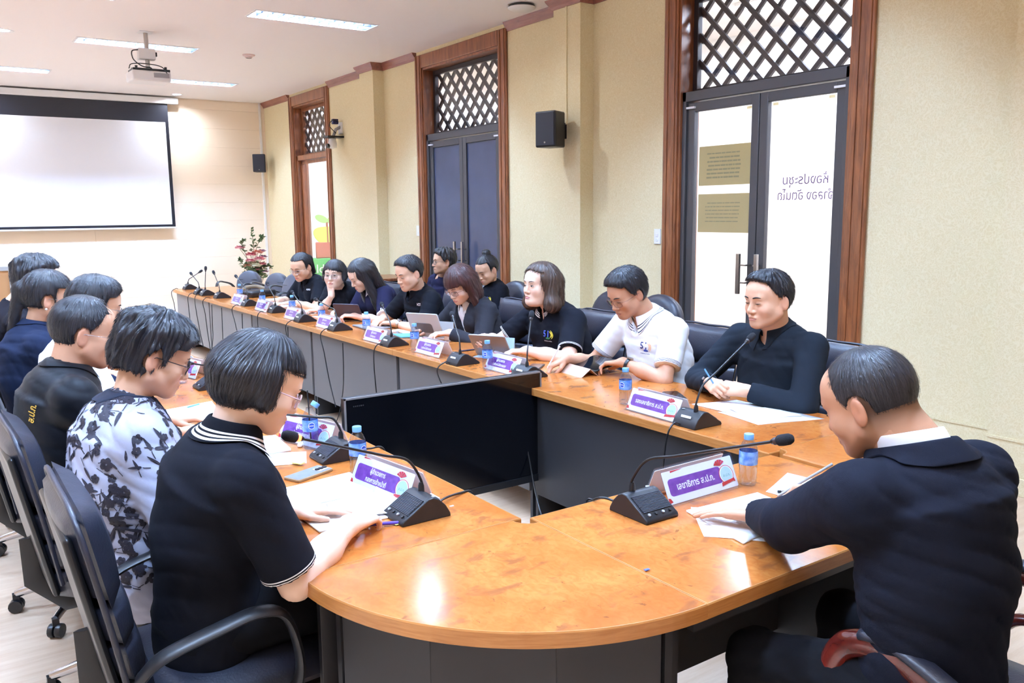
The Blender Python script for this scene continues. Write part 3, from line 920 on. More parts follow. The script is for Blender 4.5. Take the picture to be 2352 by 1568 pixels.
def collar(I, m, stand=.034, flap=.040, pt=.030, gap=16, spread=0.0, name='collar', rad=.004, sink=.002, push=True, band=False):
    """folded collar round the neck; attribute hem = distance from the flap's edge"""
    nb, us, fw, SR, nr = I['nb'], I['us'], I['fw'], I['SR'], I['nr']
    n = 41; A = np.radians(np.linspace(gap, 360-gap, n))
    # neck axis leans to the head
    ax = nrm(I['to_w'](V3(0, -.028, -.055)[None])[0]-(nb-us*.05)); ax = nrm(ax*.75+us*.25)
    c0 = nb-us*sink+fw*.004
    rows = []; hem = []
    for a in A:
        u = fw*math.cos(a)+SR*math.sin(a); fr = max(0, math.cos(a)); k = fr**3
        st = stand*(1-.25*k)
        prof = [(rad, -.02, .09), (rad+.001, st*.6, .07), (rad+.003, st, .055), (rad+.007, st+.004, .05), (rad+.012, st-.002, .045)]
        fl = flap+pt*k
        for q in (.33, .66, 1.0):
            prof.append((rad+.012+.016*q+.020*k*q+spread*q, st-.002-fl*q, .045-.045*q))
        prof.append((rad+.012+.014+.018*k+spread, st-.002-fl*1.0+.001, .0))
        if band: prof = [(rad, -.03, .09), (rad, 0, .09), (rad-.002, st*.6, .07), (rad-.003, st, .055), (rad-.005, st+.001, .05)]
        row = []
        for r_, h_, e in prof:
            row.append(c0+u*(nr+r_)+ax*h_); hem.append(e)
        rows.append(row)
    P = np.array(rows); np_ = P.shape[1]; Pf = P.reshape(-1, 3)
    # keep the flap outside the shirt
    for _ in range(3 if push else 0):
        d = I['top'](Pf); g_ = grad(I['top'], Pf)
        push = np.clip(.0045-d, 0, .05)
        msk = (np.tile(np.arange(np_), n) >= 4)
        Pf = Pf+g_*(push*msk)[:, None]
    q = []
    for i in range(n-1):
        for j in range(np_-1):
            q.append((i*np_+j, (i+1)*np_+j, (i+1)*np_+j+1, i*np_+j+1))
    o = np_mesh(name, Pf-I['R0'], np.array(q), m, I['root'], {'hem': np.array(hem)})
    md = o.modifiers.new('thickness', 'SOLIDIFY'); md.thickness = .0022; md.offset = 0
    md = o.modifiers.new('round', 'SUBSURF'); md.levels = 1; md.render_levels = 1
    return o

def decal(I, meshes, at, d, up, lift=.0022, name='emblem', tol=.0006):
    """lay flat print (list of (mesh, material, matrix)) on the garment: origin at, seen from direction d, up"""
    d = nrm(d); up = nrm(np.asarray(up, float)-d*np.dot(up, d)); rt = np.cross(up, d)
    V, Fc, mi, ms = [], [], [], []
    for me, m, mx, lf in meshes:
        o = len(V)
        for v in me.vertices:
            p = mx @ v.co; V.append((p.x, p.y, lf))
        if m not in ms: ms.append(m)
        for f in me.polygons: Fc.append([i+o for i in f.vertices]); mi.append(ms.index(m))
    V = np.array(V)
    P = np.asarray(at)+np.outer(V[:, 0], rt)+np.outer(V[:, 1], up)+d*.12
    f = I['top']
    for _ in range(50):
        q = f(P); P = P-d*np.clip(q*.8, -.02, .04)[:, None]
    P = P+d*(lift+V[:, 2])[:, None]-I['R0']
    me = bpy.data.meshes.new(name); me.from_pydata([tuple(p) for p in P], [], Fc)
    for m in ms: me.materials.append(m)
    me.polygons.foreach_set('material_index', mi); me.update()
    o = bpy.data.objects.new(name, me); COL.objects.link(o); o.parent = I['root']
    return o
# ------------------------------------------------------------------ setting materials
def wallpaper():
    s = NT('wallpaper')
    tc = s.n('ShaderNodeTexCoord')
    v = s.n('ShaderNodeTexVoronoi', feature='DISTANCE_TO_EDGE'); v.inputs['Scale'].default_value = 46
    nz = s.noise(9, 2, vec=tc.outputs['Object'])
    mx = s.n('ShaderNodeVectorMath', operation='MULTIPLY_ADD'); mx.inputs[1].default_value = (.25, .25, .25)
    s.l(nz.outputs['Color'], mx.inputs[0]); s.l(tc.outputs['Object'], mx.inputs[2]); s.l(mx.outputs[0], v.inputs['Vector'])
    n2 = s.noise(85, 3, vec=tc.outputs['Object'])
    f = s.math('MULTIPLY', s.math('LESS_THAN', v.outputs['Distance'], .10), .32)
    f = s.math('ADD', f, s.math('MULTIPLY', n2.outputs['Fac'], .5))
    c = s.mix(f, lin((219, 202, 157)), lin((237, 227, 197)))
    s.l(c, s.b.inputs['Base Color']); s.b.inputs['Roughness'].default_value = .75
    s.b.inputs['Specular IOR Level'].default_value = .2
    s.bump(f, .12, .002)
wallpaper()
W_BACK = mat('back_wall_paint', (250, 232, 210), .6, spec=.3, vary=(1.5, .96))
W_CEIL = mat('ceiling_paint', (249, 245, 246), .85, spec=.1)
W_WHITE = mat('white_paint', (238, 236, 236), .7, spec=.2)
def floor_mat():
    s = NT('floor_vinyl')
    q = s.noise(3, 3, sc=(1, 12, 1)); q2 = s.noise(40, 2, sc=(1, 20, 1))
    f = s.math('ADD', s.math('MULTIPLY', q.outputs['Fac'], .7), s.math('MULTIPLY', q2.outputs['Fac'], .3))
    r = s.ramp(f, [(.35, lin((204, 172, 142))), (.65, lin((218, 192, 166)))])
    s.l(r.outputs[0], s.b.inputs['Base Color']); s.b.inputs['Roughness'].default_value = .32
floor_mat()
def wood(name, a, b, rough=.35, sc=(2, 2, .25), scale=14, coat=.3):
    s = NT(name); q = s.noise(scale, 4, .6, sc=sc, dist=.6)
    r = s.ramp(q.outputs['Fac'], [(.3, lin(a)), (.7, lin(b))])
    s.l(r.outputs[0], s.b.inputs['Base Color']); s.b.inputs['Roughness'].default_value = rough
    s.b.inputs['Coat Weight'].default_value = coat; s.b.inputs['Coat Roughness'].default_value = .15
    return s.m
M_CASE = wood('door_casing_wood', (104, 58, 34), (158, 96, 58))
M_CORN = wood('cornice_wood', (118, 66, 56), (150, 92, 78), sc=(2, .25, 2))
M_ALU = mat('bronze_aluminium', (78, 77, 80), .45, metal=.35)
M_LATT = mat('lattice_dark_wood', (44, 36, 38), .5)
M_GLASS = thin_glass('clear_glass')
M_FILM = mat('dark_window_film', (52, 60, 84), .22, spec=.5, vary=(3, 1.5))
M_BLACKP = mat('black_plastic', (26, 26, 30), .42)
M_BLACKM = mat('black_satin', (20, 21, 25), .35)
M_WHITEP = mat('white_plastic', (238, 238, 240), .4)
M_GREYP = mat('grey_plastic', (150, 150, 154), .45)
M_STEEL = mat('brushed_steel', (176, 172, 168), .3, metal=1.0)
M_CHROME = mat('chrome', (210, 212, 218), .12, metal=1.0)
M_TUBE = mat('lamp_tube', (255, 255, 255), .4, emit=(174, 209, 255), es=TUBE_POWER)
M_SPOT = mat('downlight_lamp', (255, 255, 255), .4, emit=(226, 238, 255), es=SPOT_POWER)
M_HALL = mat('corridor_lamp', (255, 255, 255), .4, emit=(222, 234, 255), es=HALL_POWER)
M_REFL = mat('louvre_metal', (226, 226, 236), .25, metal=.8)

WX, PX, BY, CZ = 5.03, 4.88, 14.61, 3.455
XL, YN = -3.3, -2.6
def struct(b, name, m, **k):
    o = b.build(name, m, **k); o['kind'] = 'structure'; return o

struct(MB().box((XL-.2, YN-.2, -.1), (7.7, BY+2.2, 0)), 'floor', MATS['floor_vinyl'])
# ---- lamps of the ceiling: positions first, the ceiling is cut round them
LW, LL = .29, 1.22
LAMPS = []
for y0 in (12.78, 8.20, 3.70):
    for x0 in (2.76, .37, -2.0): LAMPS.append((x0, y0))
for y0 in (10.36, 5.95, 1.45):
    for x0 in (1.58, -.80): LAMPS.append((x0, y0))
SPOTS = [(.90, 10.26), (3.52, 14.19), (.80, 14.19), (-1.5, 14.19), (-1.5, 10.26), (3.63, 6.65), (.9, 5.0)]
def ceiling():
    hs = [(x, y-LW/2, x+LL, y+LW/2) for x, y in LAMPS]+[(x-.075, y-.075, x+.075, y+.075) for x, y in SPOTS]
    xs = sorted({XL, WX}|{v for h in hs for v in (h[0], h[2])}); ys = sorted({YN, BY}|{v for h in hs for v in (h[1], h[3])})
    b = MB()
    for j in range(len(ys)-1):
        run = None
        for i in range(len(xs)):
            if i < len(xs)-1:
                cx, cy = (xs[i]+xs[i+1])/2, (ys[j]+ys[j+1])/2
                solid = not any(h[0] < cx < h[2] and h[1] < cy < h[3] for h in hs)
            else: solid = False
            if solid and run is None: run = xs[i]
            if not solid and run is not None:
                b.box((run, ys[j], CZ), (xs[i], ys[j+1], CZ+.02)); run = None
    b.box((XL-.2, YN-.2, CZ+.16), (WX+.2, BY+.2, CZ+.2))
    struct(b, 'ceiling', W_CEIL)
ceiling()
def lamp_proto():
    r = empty('ceiling_light', (0, 0, 0))
    f = MB()
    for lo, hi in (((-.02, -LW/2-.02, -.006), (LL+.02, -LW/2, .004)), ((-.02, LW/2, -.006), (LL+.02, LW/2+.02, .004)), ((-.02, -LW/2, -.006), (0, LW/2, .004)), ((LL, -LW/2, -.006), (LL+.02, LW/2, .004))): f.box(lo, hi)
    f.build('frame', M_WHITEP, r)
    t = MB()
    t.box((0, -LW/2, .11), (LL, LW/2, .12)); t.build('reflector_tray', W_WHITE, r); t = MB()
    t.box((0, -LW/2, .0), (LL, -LW/2+.004, .11)); t.box((0, LW/2-.004, 0), (LL, LW/2, .11)); t.box((0, -LW/2, 0), (.004, LW/2, .11)); t.box((LL-.004, -LW/2, 0), (LL, LW/2, .11))
    t.build('tray_side', mat('tray_side', (52, 53, 66), .4), r)
    for y in (-.07, .07):
        MB().tube([(.03, y, .07), (LL-.03, y, .07)], .014, 8).build('tube', M_TUBE, r, smooth=60)
    MB().box((0, -.006, .006), (LL, .006, .05)).build('spine', mat('louvre_blade', (30, 31, 40), .45), r)
    M_BLADE = mat('louvre_blade', (30, 31, 40), .45)
    sl = MB().add([(0, -LW/2+.004, .008), (0, LW/2-.004, .008), (0, LW/2-.004, .045), (0, -LW/2+.004, .045), (.012, -LW/2+.004, .045), (.012, LW/2-.004, .045)], [(0, 1, 2, 3), (0, 4, 5, 1), (3, 2, 5, 4), (0, 3, 4), (1, 5, 2)])
    for k in range(11):
        if k == 0: s0 = sl.build('louvre_blade', M_BLADE, r)
        else:
            s0 = s0.copy(); COL.objects.link(s0)
        s0.location = (.09+k*.104, 0, 0)
    return r
lp = lamp_proto()
seen = {(2.76, 12.78): 'recessed louvred ceiling light behind the projector, nearest the back wall', (.37, 12.78): 'recessed louvred ceiling light above the projection screen, cut by the left edge of the photo',
        (2.76, 8.20): 'recessed louvred ceiling light nearest the camera, at the top of the photo', (1.58, 10.36): 'recessed louvred ceiling light right behind the projector pole',
        (.37, 8.20): 'recessed louvred ceiling light at the top edge of the photo, mostly out of frame'}
for i, (x, y) in enumerate(LAMPS):
    o = lp if i == 0 else copy_tree(lp)
    o.location = (x, y, CZ)
    tag(o, seen.get((x, y), 'recessed louvred ceiling light out of the camera\'s view'), 'ceiling light', 'recessed louvred ceiling lights')
def spot_proto():
    r = empty('downlight')
    MB().lathe([(.060, 0), (.095, -.006), (.098, 0), (.062, .012)], 20, cap=False).build('rim', M_WHITEP, r, smooth=40)
    MB().lathe([(.061, 0), (.055, .06)], 20, cap=False).build('reflector', M_REFL, r, smooth=40)
    MB().lathe([(.0, .028), (.05, .03), (.052, .04), (.0, .045)], 16, cap=False).build('lamp', M_SPOT, r, smooth=40)
    return r
sp = spot_proto()
sl_ = {(.90, 10.26): 'round recessed downlight glowing at the left edge of the ceiling', (3.52, 14.19): 'round recessed downlight near the right end of the projection screen'}
for i, (x, y) in enumerate(SPOTS):
    o = sp if i == 0 else copy_tree(sp); o.location = (x, y, CZ)
    tag(o, sl_.get((x, y), 'round recessed downlight out of the camera\'s view'), 'downlight', 'round ceiling downlights')

# ---- walls
HT = 3.30
DOORS = {1: (11.95, 13.24), 2: (7.43, 9.04), 3: (3.376, 4.91)}
b = MB(); cuts = [YN]+[v for k in (3, 2, 1) for v in DOORS[k]]+[BY]
for a, c in zip(cuts[0::2], cuts[1::2]): b.box((WX, a, 0), (WX+.2, c, CZ))
for k in DOORS: b.box((WX, DOORS[k][0], HT), (WX+.2, DOORS[k][1], CZ))
struct(b, 'wall_right', MATS['wallpaper'])
for i, (a, c) in enumerate(((5.955, 6.336), (10.057, 10.453), (1.35, 2.317))):
    struct(MB().box((PX, a, 0), (WX, c, CZ)), 'pillar', MATS['wallpaper'])
wb = struct(MB().box((XL, BY, 0), (WX+.2, BY+.12, CZ)), 'wall_back', W_BACK)
pb = MB().box((0, 0, 0), (2.778, .012, .2985)); first = None
for r in range(12):
    for c in range(3):
        x0 = XL+c*2.78; h = .2985
        if r == 11: h = CZ-11*.3-.02
        if h < .05: continue
        if first is None:
            first = pb.build('panel', W_BACK, wb, bevel=.0008, seg=1); o = first
        else:
            o = first.copy(); COL.objects.link(o)
        o.location = (x0, BY-.012, r*.3+.001); o.scale = (1, 1, h/.2985)
struct(MB().box((XL-.2, YN, 0), (XL, BY, CZ)), 'wall_left', W_BACK)
struct(MB().box((XL-.2, YN-.2, 0), (WX+.2, YN, CZ)), 'wall_near', W_BACK)
struct(MB().box((XL, BY-.03, 0), (WX, BY-.0125, .10)), 'baseboard_back', W_WHITE, bevel=.004)
bb = MB()
for a, c in ((YN, 1.35), (2.317, 3.23), (5.06, 5.955), (6.336, 7.28), (9.19, 10.057), (10.453, 11.80), (13.39, BY)): bb.box((WX-.014, a, 0), (WX, c, .10))
bb.box((PX-.014, 1.35, 0), (PX, 2.317, .10)); bb.box((PX-.014, 5.955, 0), (PX, 6.336, .10)); bb.box((PX-.014, 10.057, 0), (PX, 10.453, .10))
struct(bb, 'baseboard_right', MATS['wallpaper'], bevel=.003)
dd = MB()
for a, c in ((2.317, 3.23),): dd.box((WX-.006, a, .30), (WX, c, .315))
dd.box((PX-.006, 1.35, .30), (PX, 2.317, .315)); struct(dd, 'trim_1', MATS['wallpaper'])
struct(MB().box((WX-.10, BY-.03, 0), (WX-.06, BY-.0125, CZ)), 'trim_2', W_WHITE, bevel=.004)
# cornice with returns round the pillars
def moulding(pts, name):
    prof = [(0, 0), (0, -.085), (.012, -.085), (.020, -.06), (.05, -.02), (.058, 0)]
    rings = []
    for i, (x, y) in enumerate(pts):
        d0 = np.array(pts[i])-np.array(pts[i-1]) if i else np.array(pts[1])-np.array(pts[0])
        d1 = np.array(pts[i+1])-np.array(pts[i]) if i < len(pts)-1 else d0
        d0 = d0/np.linalg.norm(d0); d1 = d1/np.linalg.norm(d1)
        n0 = np.array([-d0[1], d0[0]]); n1 = np.array([-d1[1], d1[0]]); m_ = (n0+n1); m_ = m_/(m_@n0)
        rings.append([(x+m_[0]*u, y+m_[1]*u, CZ+v) for u, v in prof])
    struct(MB().rings(rings, True, True), name, M_CORN)
moulding([(WX, 2.317), (WX, 3.23)], 'trim_3')
moulding([(WX, 5.06), (WX, 5.955), (PX, 5.955), (PX, 6.336), (WX, 6.336), (WX, 7.285)], 'trim_4')
moulding([(WX, 9.185), (WX, 10.057), (PX, 10.057), (PX, 10.453), (WX, 10.453), (WX, 11.80)], 'trim_5')
moulding([(WX, 13.385), (WX, BY)], 'trim_6')
moulding([(PX, 1.35), (PX, 2.317), (WX, 2.317)], 'trim_7')

def lattice(par, y0, y1, z0, z1, x, pitch=.198, wd=.034):
    """two layers of crossing slanted bars, each bar a part"""
    def layer(sgn, xx):
        k = -40
        for k in range(-40, 41):
            # line z-z0 = sgn*(y-y0) + k*pitch
            pts = []
            for yy in (y0, y1):
                zz = z0+sgn*(yy-y0)+k*pitch
                if z0 <= zz <= z1: pts.append((yy, zz))
            for zz in (z0, z1):
                yy = y0+(zz-z0-k*pitch)/sgn
                if y0 < yy < y1: pts.append((yy, zz))
            if len(pts) < 2: continue
            (ya, za), (yb, zb) = pts[0], pts[1]
            L = math.hypot(yb-ya, zb-za)
            if L < .05: continue
            a = math.atan2(zb-za, yb-ya)
            mt = Matrix.Translation((xx, (ya+yb)/2, (za+zb)/2)) @ Matrix.Rotation(a, 4, 'X')
            MB().box((-.012, -L/2, -wd/2), (.012, L/2, wd/2), 0, mt).build('lattice_bar', M_LATT, par)
    layer(1, x); layer(-1, x+.022)

def door(n, leaf):
    y0, y1 = DOORS[n]; tw = .148
    r = empty('door_%d' % n, (0, 0, 0), kind='structure')
    for nm, lo, hi in (('casing_side', (WX-.028, y0-tw, 0), (WX, y0, 3.41)), ('casing_side', (WX-.028, y1, 0), (WX, y1+tw, 3.41)), ('casing_head', (WX-.028, y0, HT-.04), (WX, y1, 3.41))):
        c = MB().box(lo, hi).build(nm, M_CASE, r, bevel=.008)
        if nm == 'casing_side':
            a, e = (lo[1], hi[1])
            MB().box((WX-.036, a+.02, 0), (WX-.026, a+.05, 3.40)).build('bead', M_CASE, c, bevel=.004)
            MB().box((WX-.036, e-.05, 0), (WX-.026, e-.02, 3.40)).build('bead', M_CASE, c, bevel=.004)
    for lo, hi in (((WX-.01, y0, 0), (WX+.2, y0+.025, HT-.04)), ((WX-.01, y1-.025, 0), (WX+.2, y1, HT-.04))):
        MB().box(lo, hi).build('jamb_lining', M_CASE, r)
    MB().box((WX-.01, y0, HT-.065), (WX+.2, y1, HT-.04)).build('head_lining', M_CASE, r)
    fr = M_ALU if n > 1 else M_CASE
    # transom
    za, zb = 2.50, HT-.065
    tf = MB()
    for lo, hi in (((WX+.12, y0+.025, za), (WX+.17, y0+.07, zb)), ((WX+.12, y1-.07, za), (WX+.17, y1-.025, zb)), ((WX+.12, y0+.07, zb-.05), (WX+.17, y1-.07, zb)), ((WX+.12, y0+.07, za), (WX+.17, y1-.07, za+.03))): tf.box(lo, hi)
    t = tf.build('transom_frame', M_LATT if n > 1 else M_CASE, r, bevel=.003)
    lattice(t, y0+.06, y1-.06, za+.02, zb-.04, WX+.16)
    MB().box((WX+.126, y0+.06, za+.02), (WX+.13, y1-.06, zb-.04)).build('transom_glass', M_GLASS, t)
    # frame of the leaves
    f = MB()
    for lo, hi in (((WX+.01, y0+.025, 0), (WX+.10, y0+.065, 2.50)), ((WX+.01, y1-.065, 0), (WX+.10, y1-.025, 2.50)), ((WX+.01, y0+.025, 2.425), (WX+.14, y1-.025, 2.50))): f.box(lo, hi)
    f.build('door_frame', fr, r, bevel=.004)
    leaf(r, y0+.07, y1-.07, n)
    return r

def leaf_box(r, a, c, glass, fr, st=.068):
    lf = MB()
    x0, x1 = WX+.03, WX+.075
    lf.box((x0, a, .02), (x1, a+st, 2.415)); lf.box((x0, c-st, .02), (x1, c, 2.415))
    lf.box((x0, a+st, 2.345), (x1, c-st, 2.415)); lf.box((x0, a+st, .02), (x1, c-st, .14))
    o = lf.build('door_leaf', fr, r, bevel=.004)
    MB().box((x0+.018, a+st-.01, .13), (x0+.026, c-st+.01, 2.355)).build('glass_pane', glass, o)
    return o
def handle(o, y, off):
    b = MB().box((WX-.055, y-.014, .965), (WX-.030, y+.014, 1.265))
    for z in (1.05, 1.18): b.box((WX-.04, min(y, y+off), z-.006), (WX-.028, max(y, y+off), z+.006)); b.box((WX-.04, y+off-.006, z-.006), (WX+.035, y+off+.006, z+.006))
    b.build('door_handle', M_STEEL, o, bevel=.003)

PAPERS = {}
def leaf3(r, a, c, n):
    m = (a+c)/2
    lo = leaf_box(r, a, m-.004, M_GLASS, M_ALU); hi = leaf_box(r, m+.004, c, M_GLASS, M_ALU)
    handle(lo, m-.07, .03); handle(hi, m+.095, -.055)
    for y in (a+.03, c-.03):
        MB().box((WX+.012, y-.05, 2.37), (WX+.03, y+.05, 2.385)).build('closer_plate', M_WHITEP, r)
    # lettering stuck on the corridor side of the right leaf: mirrored as seen from this room
    ml = mat('door_lettering', (84, 52, 110), .6)
    for tx, z, wd in (('ห้องประชุม', 1.787, .37), ('จำลอง อัตนโถ', 1.690, .45)):
        mx = Matrix.Translation((WX+.060, 3.757, z)) @ Matrix(((0, 0, 1, 0), (1, 0, 0, 0), (0, 1, 0, 0), (0, 0, 0, 1)))
        text_part(tx, .092, ml, lo, mx, wd)
    # two notices on the left leaf
    mp = mat('notice_paper', (204, 176, 112), .6, vary=(8, .9)); mt = mat('notice_print', (150, 138, 92), .6)
    for i, (za, zb, nl, lab) in enumerate(((1.775, 2.075, 7, 'upper'), (1.415, 1.71, 6, 'lower'))):
        p = MB().box((WX+.0575, 4.235, za), (WX+.0595, 4.74, zb)).build('notice', mp)
        tag(p, lab+' of the two tan paper notices on the left leaf of the glass door', 'notice', 'paper notices on the glass door')
        l = MB(); rr = random.Random(i)
        for k in range(nl):
            z = zb-.06-k*.030 if i == 0 else zb-.07-k*.028
            y = 4.32+rr.random()*.02
            while y < 4.655-rr.random()*.02:
                wv = .012+rr.random()*.05
                l.box((WX+.0565, y, z-(.006 if i == 0 and k else .0035)), (WX+.0575, min(y+wv, 4.665), z+(.006 if i == 0 else .0035))); y += wv+.006
        l.build('printed_lines', mt, p)['kind'] = 'stuff'
    my = mat('tape_yellow', (236, 214, 160), .6)
    for y in (4.25, 4.015, 3.56):
        tag(MB().box((WX+.0440, y-.022, 2.315), (WX+.0475, y+.022, 2.335)).build('tape', my), 'small strip of yellow tape at a glass corner of the double door', 'tape', 'tape strips on the glass door')
def leaf2(r, a, c, n):
    m = (a+c)/2
    lo = leaf_box(r, a, m-.004, M_FILM, M_ALU); hi = leaf_box(r, m+.004, c, M_FILM, M_ALU)
    handle(lo, m-.07, .03); handle(hi, m+.095, -.055)
    for y in (a+.03, c-.03):
        MB().box((WX+.012, y-.05, 2.37), (WX+.03, y+.05, 2.385)).build('closer_plate', M_WHITEP, r)
def leaf1(r, a, c, n):
    lf = MB(); x0, x1 = WX+.06, WX+.10
    for lo, hi in (((x0, a, .02), (x1, a+.05, 2.415)), ((x0, c-.05, .02), (x1, c, 2.415)), ((x0, a, 2.37), (x1, c, 2.42)), ((x0, a, .02), (x1, c, .10))): lf.box(lo, hi)
    o = lf.build('fixed_light', M_CASE, r, bevel=.004)
    MB().box((x0+.015, a+.04, .09), (x0+.022, c-.04, 2.38)).build('glass_pane', M_GLASS, o)
door(3, leaf3); door(2, leaf2); door(1, leaf1)

# ---- corridor and stair hall beyond the doors
b = MB(); b.box((7.5, -1, 0), (7.6, BY+2, CZ)); b.box((WX+.2, 2.0, 0), (7.5, 2.1, CZ)); b.box((WX+.2, BY+1.9, 0), (7.5, BY+2, CZ)); b.box((WX+.2, BY+.12, 0), (WX+.3, BY+2, CZ))
struct(b, 'wall_corridor', W_WHITE)
struct(MB().box((WX+.2, 2.0, CZ), (7.6, BY+2, CZ+.1)), 'ceiling_corridor', W_WHITE)
struct(MB().box((WX+.2, 5.22, 0), (WX+.55, 5.55, CZ)), 'wall_corridor', W_WHITE)
def hall_lamp():
    r = empty('corridor_light')
    MB().box((-.16, -.62, -.03), (.16, .62, 0)).build('housing', M_WHITEP, r, bevel=.006)
    MB().box((-.13, -.58, -.045), (.13, .58, -.03)).build('diffuser', M_HALL, r)
    return r
hl0 = hall_lamp()
for i, (x, y) in enumerate(((6.5, 3.2), (6.5, 4.9), (6.5, 8.3), (6.5, 12.2), (6.4, 14.6))):
    o = hl0 if i == 0 else copy_tree(hl0); o.location = (x, y, CZ)
    tag(o, 'surface ceiling light of the corridor outside the meeting room', 'corridor light', 'corridor lights beyond the doors')
hr = MB().tube([(7.42, 13.6, .75), (7.42, 18.0, 3.1)], .035, 8, flat=(1, 1.6))
tag(hr.build('handrail', M_CASE, smooth=50), 'sloping brown wooden handrail on the white wall beyond the far sidelight', 'handrail')
# display behind the sidelight: leafy green cut-out on a green box
g1 = mat('sprout_green', (150, 206, 110), .6); g2 = mat('sprout_lime', (206, 224, 92), .6)
ds = empty('display_board', (6.2, 15.0, 0), 0, 'green display box with a leafy cut-out beyond the far sidelight', 'display')
bx = MB().box((-.55, -.2, 0), (.55, .2, .78)).build('box', mat('display_green', (58, 170, 84), .6), ds, bevel=.01)
text_part('Idea', .22, M_WHITEP, bx, Matrix.Translation((-.1, -.205, .60)) @ Matrix.Rotation(PI/2, 4, 'X'))
lf = MB(); lf.prism([(.30*math.cos(t)*(1 if math.cos(t) > 0 else .9), .17*math.sin(t)+(.03*math.cos(2*t))) for t in np.linspace(0, 2*PI, 20)[:-1]], -.012, .012, 0, Matrix.Translation((0, -.1, 1.22)) @ Matrix.Rotation(PI/2, 4, 'X'))
lf.build('leaf_cutout', g2, ds)
for sx, a in ((.12, .5), (-.10, 2.75)):
    l2 = MB(); l2.prism([(.13*math.cos(t), .065*math.sin(t)) for t in np.linspace(0, 2*PI, 16)[:-1]], -.01, .01, 0, Matrix.Translation((sx, -.1, 1.50)) @ Matrix.Rotation(PI/2, 4, 'X') @ Matrix.Rotation(a, 4, 'Z'))
    l2.build('leaf_cutout', g1, ds)
MB().tube([(0, -.1, .78), (0, -.1, 1.44)], .02, 8).build('stalk', mat('stalk_brown', (150, 84, 62), .6), ds)
MB().box((-.24, -.12, .78), (.24, -.08, 1.08)).build('lower_panel', mat('panel_brown', (176, 96, 78), .6), ds, bevel=.02)

# ---- projection screen
sc_ = empty('projection_screen', (2.2, BY-.15, 0), 0, 'large white roll-down projection screen with black border on back wall', 'screen')
x0, x1 = .42-2.2, 3.43-2.2
MB().box((x0-.15, -.05, 3.335), (x1+.16, .08, 3.43)).build('housing', M_WHITEP, sc_, bevel=.012)
MB().box((x0, 0, 1.41), (x1, .004, 3.34)).build('black_border', mat('screen_black', (28, 29, 38), .35), sc_)
MB().box((x0+.05, -.003, 1.452), (x1-.05, .0, 3.05)).build('white_fabric', mat('screen_white', (232, 234, 242), .7), sc_)
MB().tube([(x0-.02, .002, 1.40), (x1+.02, .002, 1.40)], .014, 10).build('weight_bar', M_WHITEP, sc_, smooth=50)

# ---- projector on its pole
pj = empty('projector', (2.114, 9.608, 3.02), 0, 'white projector hanging from a ceiling pole over the tables', 'projector')
MB().box((-.19, -.15, -.07), (.19, .15, .035)).build('body', M_WHITEP, pj, bevel=.02, seg=3)
MB().box((-.17, -.12, .035), (.19, .13, .060)).build('mount_plate', M_BLACKM, pj, bevel=.004)
for x, y in ((-.13, -.08), (.15, -.10), (.16, .1), (-.13, .1)): MB().lathe([(.012, .06), (.014, .085), (.0, .086)], 8, (x, y, 0)).build('mount_foot', M_BLACKM, pj)
MB().box((.02, -.156, -.03), (.17, -.148, .015)).build('port_panel', M_GREYP, pj)
MB().lathe([(.0, 0), (.05, 0), (.05, .02), (.0, .022)], 16, (0, 0, 0)).build('lens', M_BLACKM, pj, smooth=40).matrix_local = Matrix.Translation((-.1, .15, -.01)) @ Matrix.Rotation(-PI/2, 4, 'X')
MB().tube([(0, 0, .06), (0, 0, .435)], .022, 12).build('pole', M_STEEL, pj, smooth=50)
MB().box((-.07, -.07, .425), (.07, .07, .435)).build('ceiling_plate', M_WHITEP, pj, bevel=.003)
MB().box((-.09, -.045, .16), (.075, .045, .27)).build('junction_box', M_WHITEP, pj, bevel=.008)
MB().tube(spline([(-.09, -.03, .25), (-.15, -.03, .23), (-.14, -.03, .15), (-.06, -.03, .09), (.02, -.03, .08), (.03, -.04, .05)], 6), .006, 6).build('cable', M_BLACKM, pj, smooth=60)
MB().tube(spline([(-.2, -.08, .05), (-.18, -.12, .09), (-.05, -.13, .10), (.1, -.14, .08), (.16, -.15, .0)], 6), .005, 6).build('cable', M_BLACKM, pj, smooth=60)
MB().box((.078, -.02, .2), (.095, .02, .24)).build('plug', M_BLACKM, pj)

def speaker(name, loc, rz, label, s=1.0, arm=.18):
    r = empty(name, loc, rz, label, 'loudspeaker', 'black wall loudspeakers')
    b = MB().prism([(-.11*s, -.10*s), (.11*s, -.10*s), (.085*s, .09*s), (-.085*s, .09*s)], -.155*s, .155*s).build('cabinet', M_BLACKP, r, bevel=.014*s, seg=3)
    MB().box((-.098*s, -.108*s, -.143*s), (.098*s, -.10*s, .143*s)).build('grille', mat('speaker_grille', (32, 34, 46), .6, bump=(900, .4)), r, bevel=.006)
    MB().lathe([(.0, 0), (.008*s, 0), (.008*s, .002)], 10).build('emblem', M_STEEL, r).matrix_local = Matrix.Translation((0, -.108*s, -.115*s)) @ Matrix.Rotation(PI/2, 4, 'X')
    br = MB().box((-.03*s, .09*s, -.05*s), (.03*s, .15*s, .05*s)); br.tube([(0, .10*s, 0), (.0, arm, 0)], .02*s, 8); br.box((-.05*s, arm-.005, -.07*s), (.05*s, arm+.01, .07*s))
    br.build('wall_bracket', M_BLACKM, r)
    for z in (-.09, .09): MB().tube([(0, .09*s, z*s), (0, .13*s, z*s*.4)], .006, 6).build('bracket_arm', M_BLACKM, r)
    return r
speaker('loudspeaker', (4.70, 6.135, 2.305), math.radians(-72), 'black loudspeaker on the wall pillar between the two doors', 1.0)
speaker('loudspeaker', (4.82, 14.33, 2.44), math.radians(-28), 'black loudspeaker in the far corner right of the screen', .95, .275)
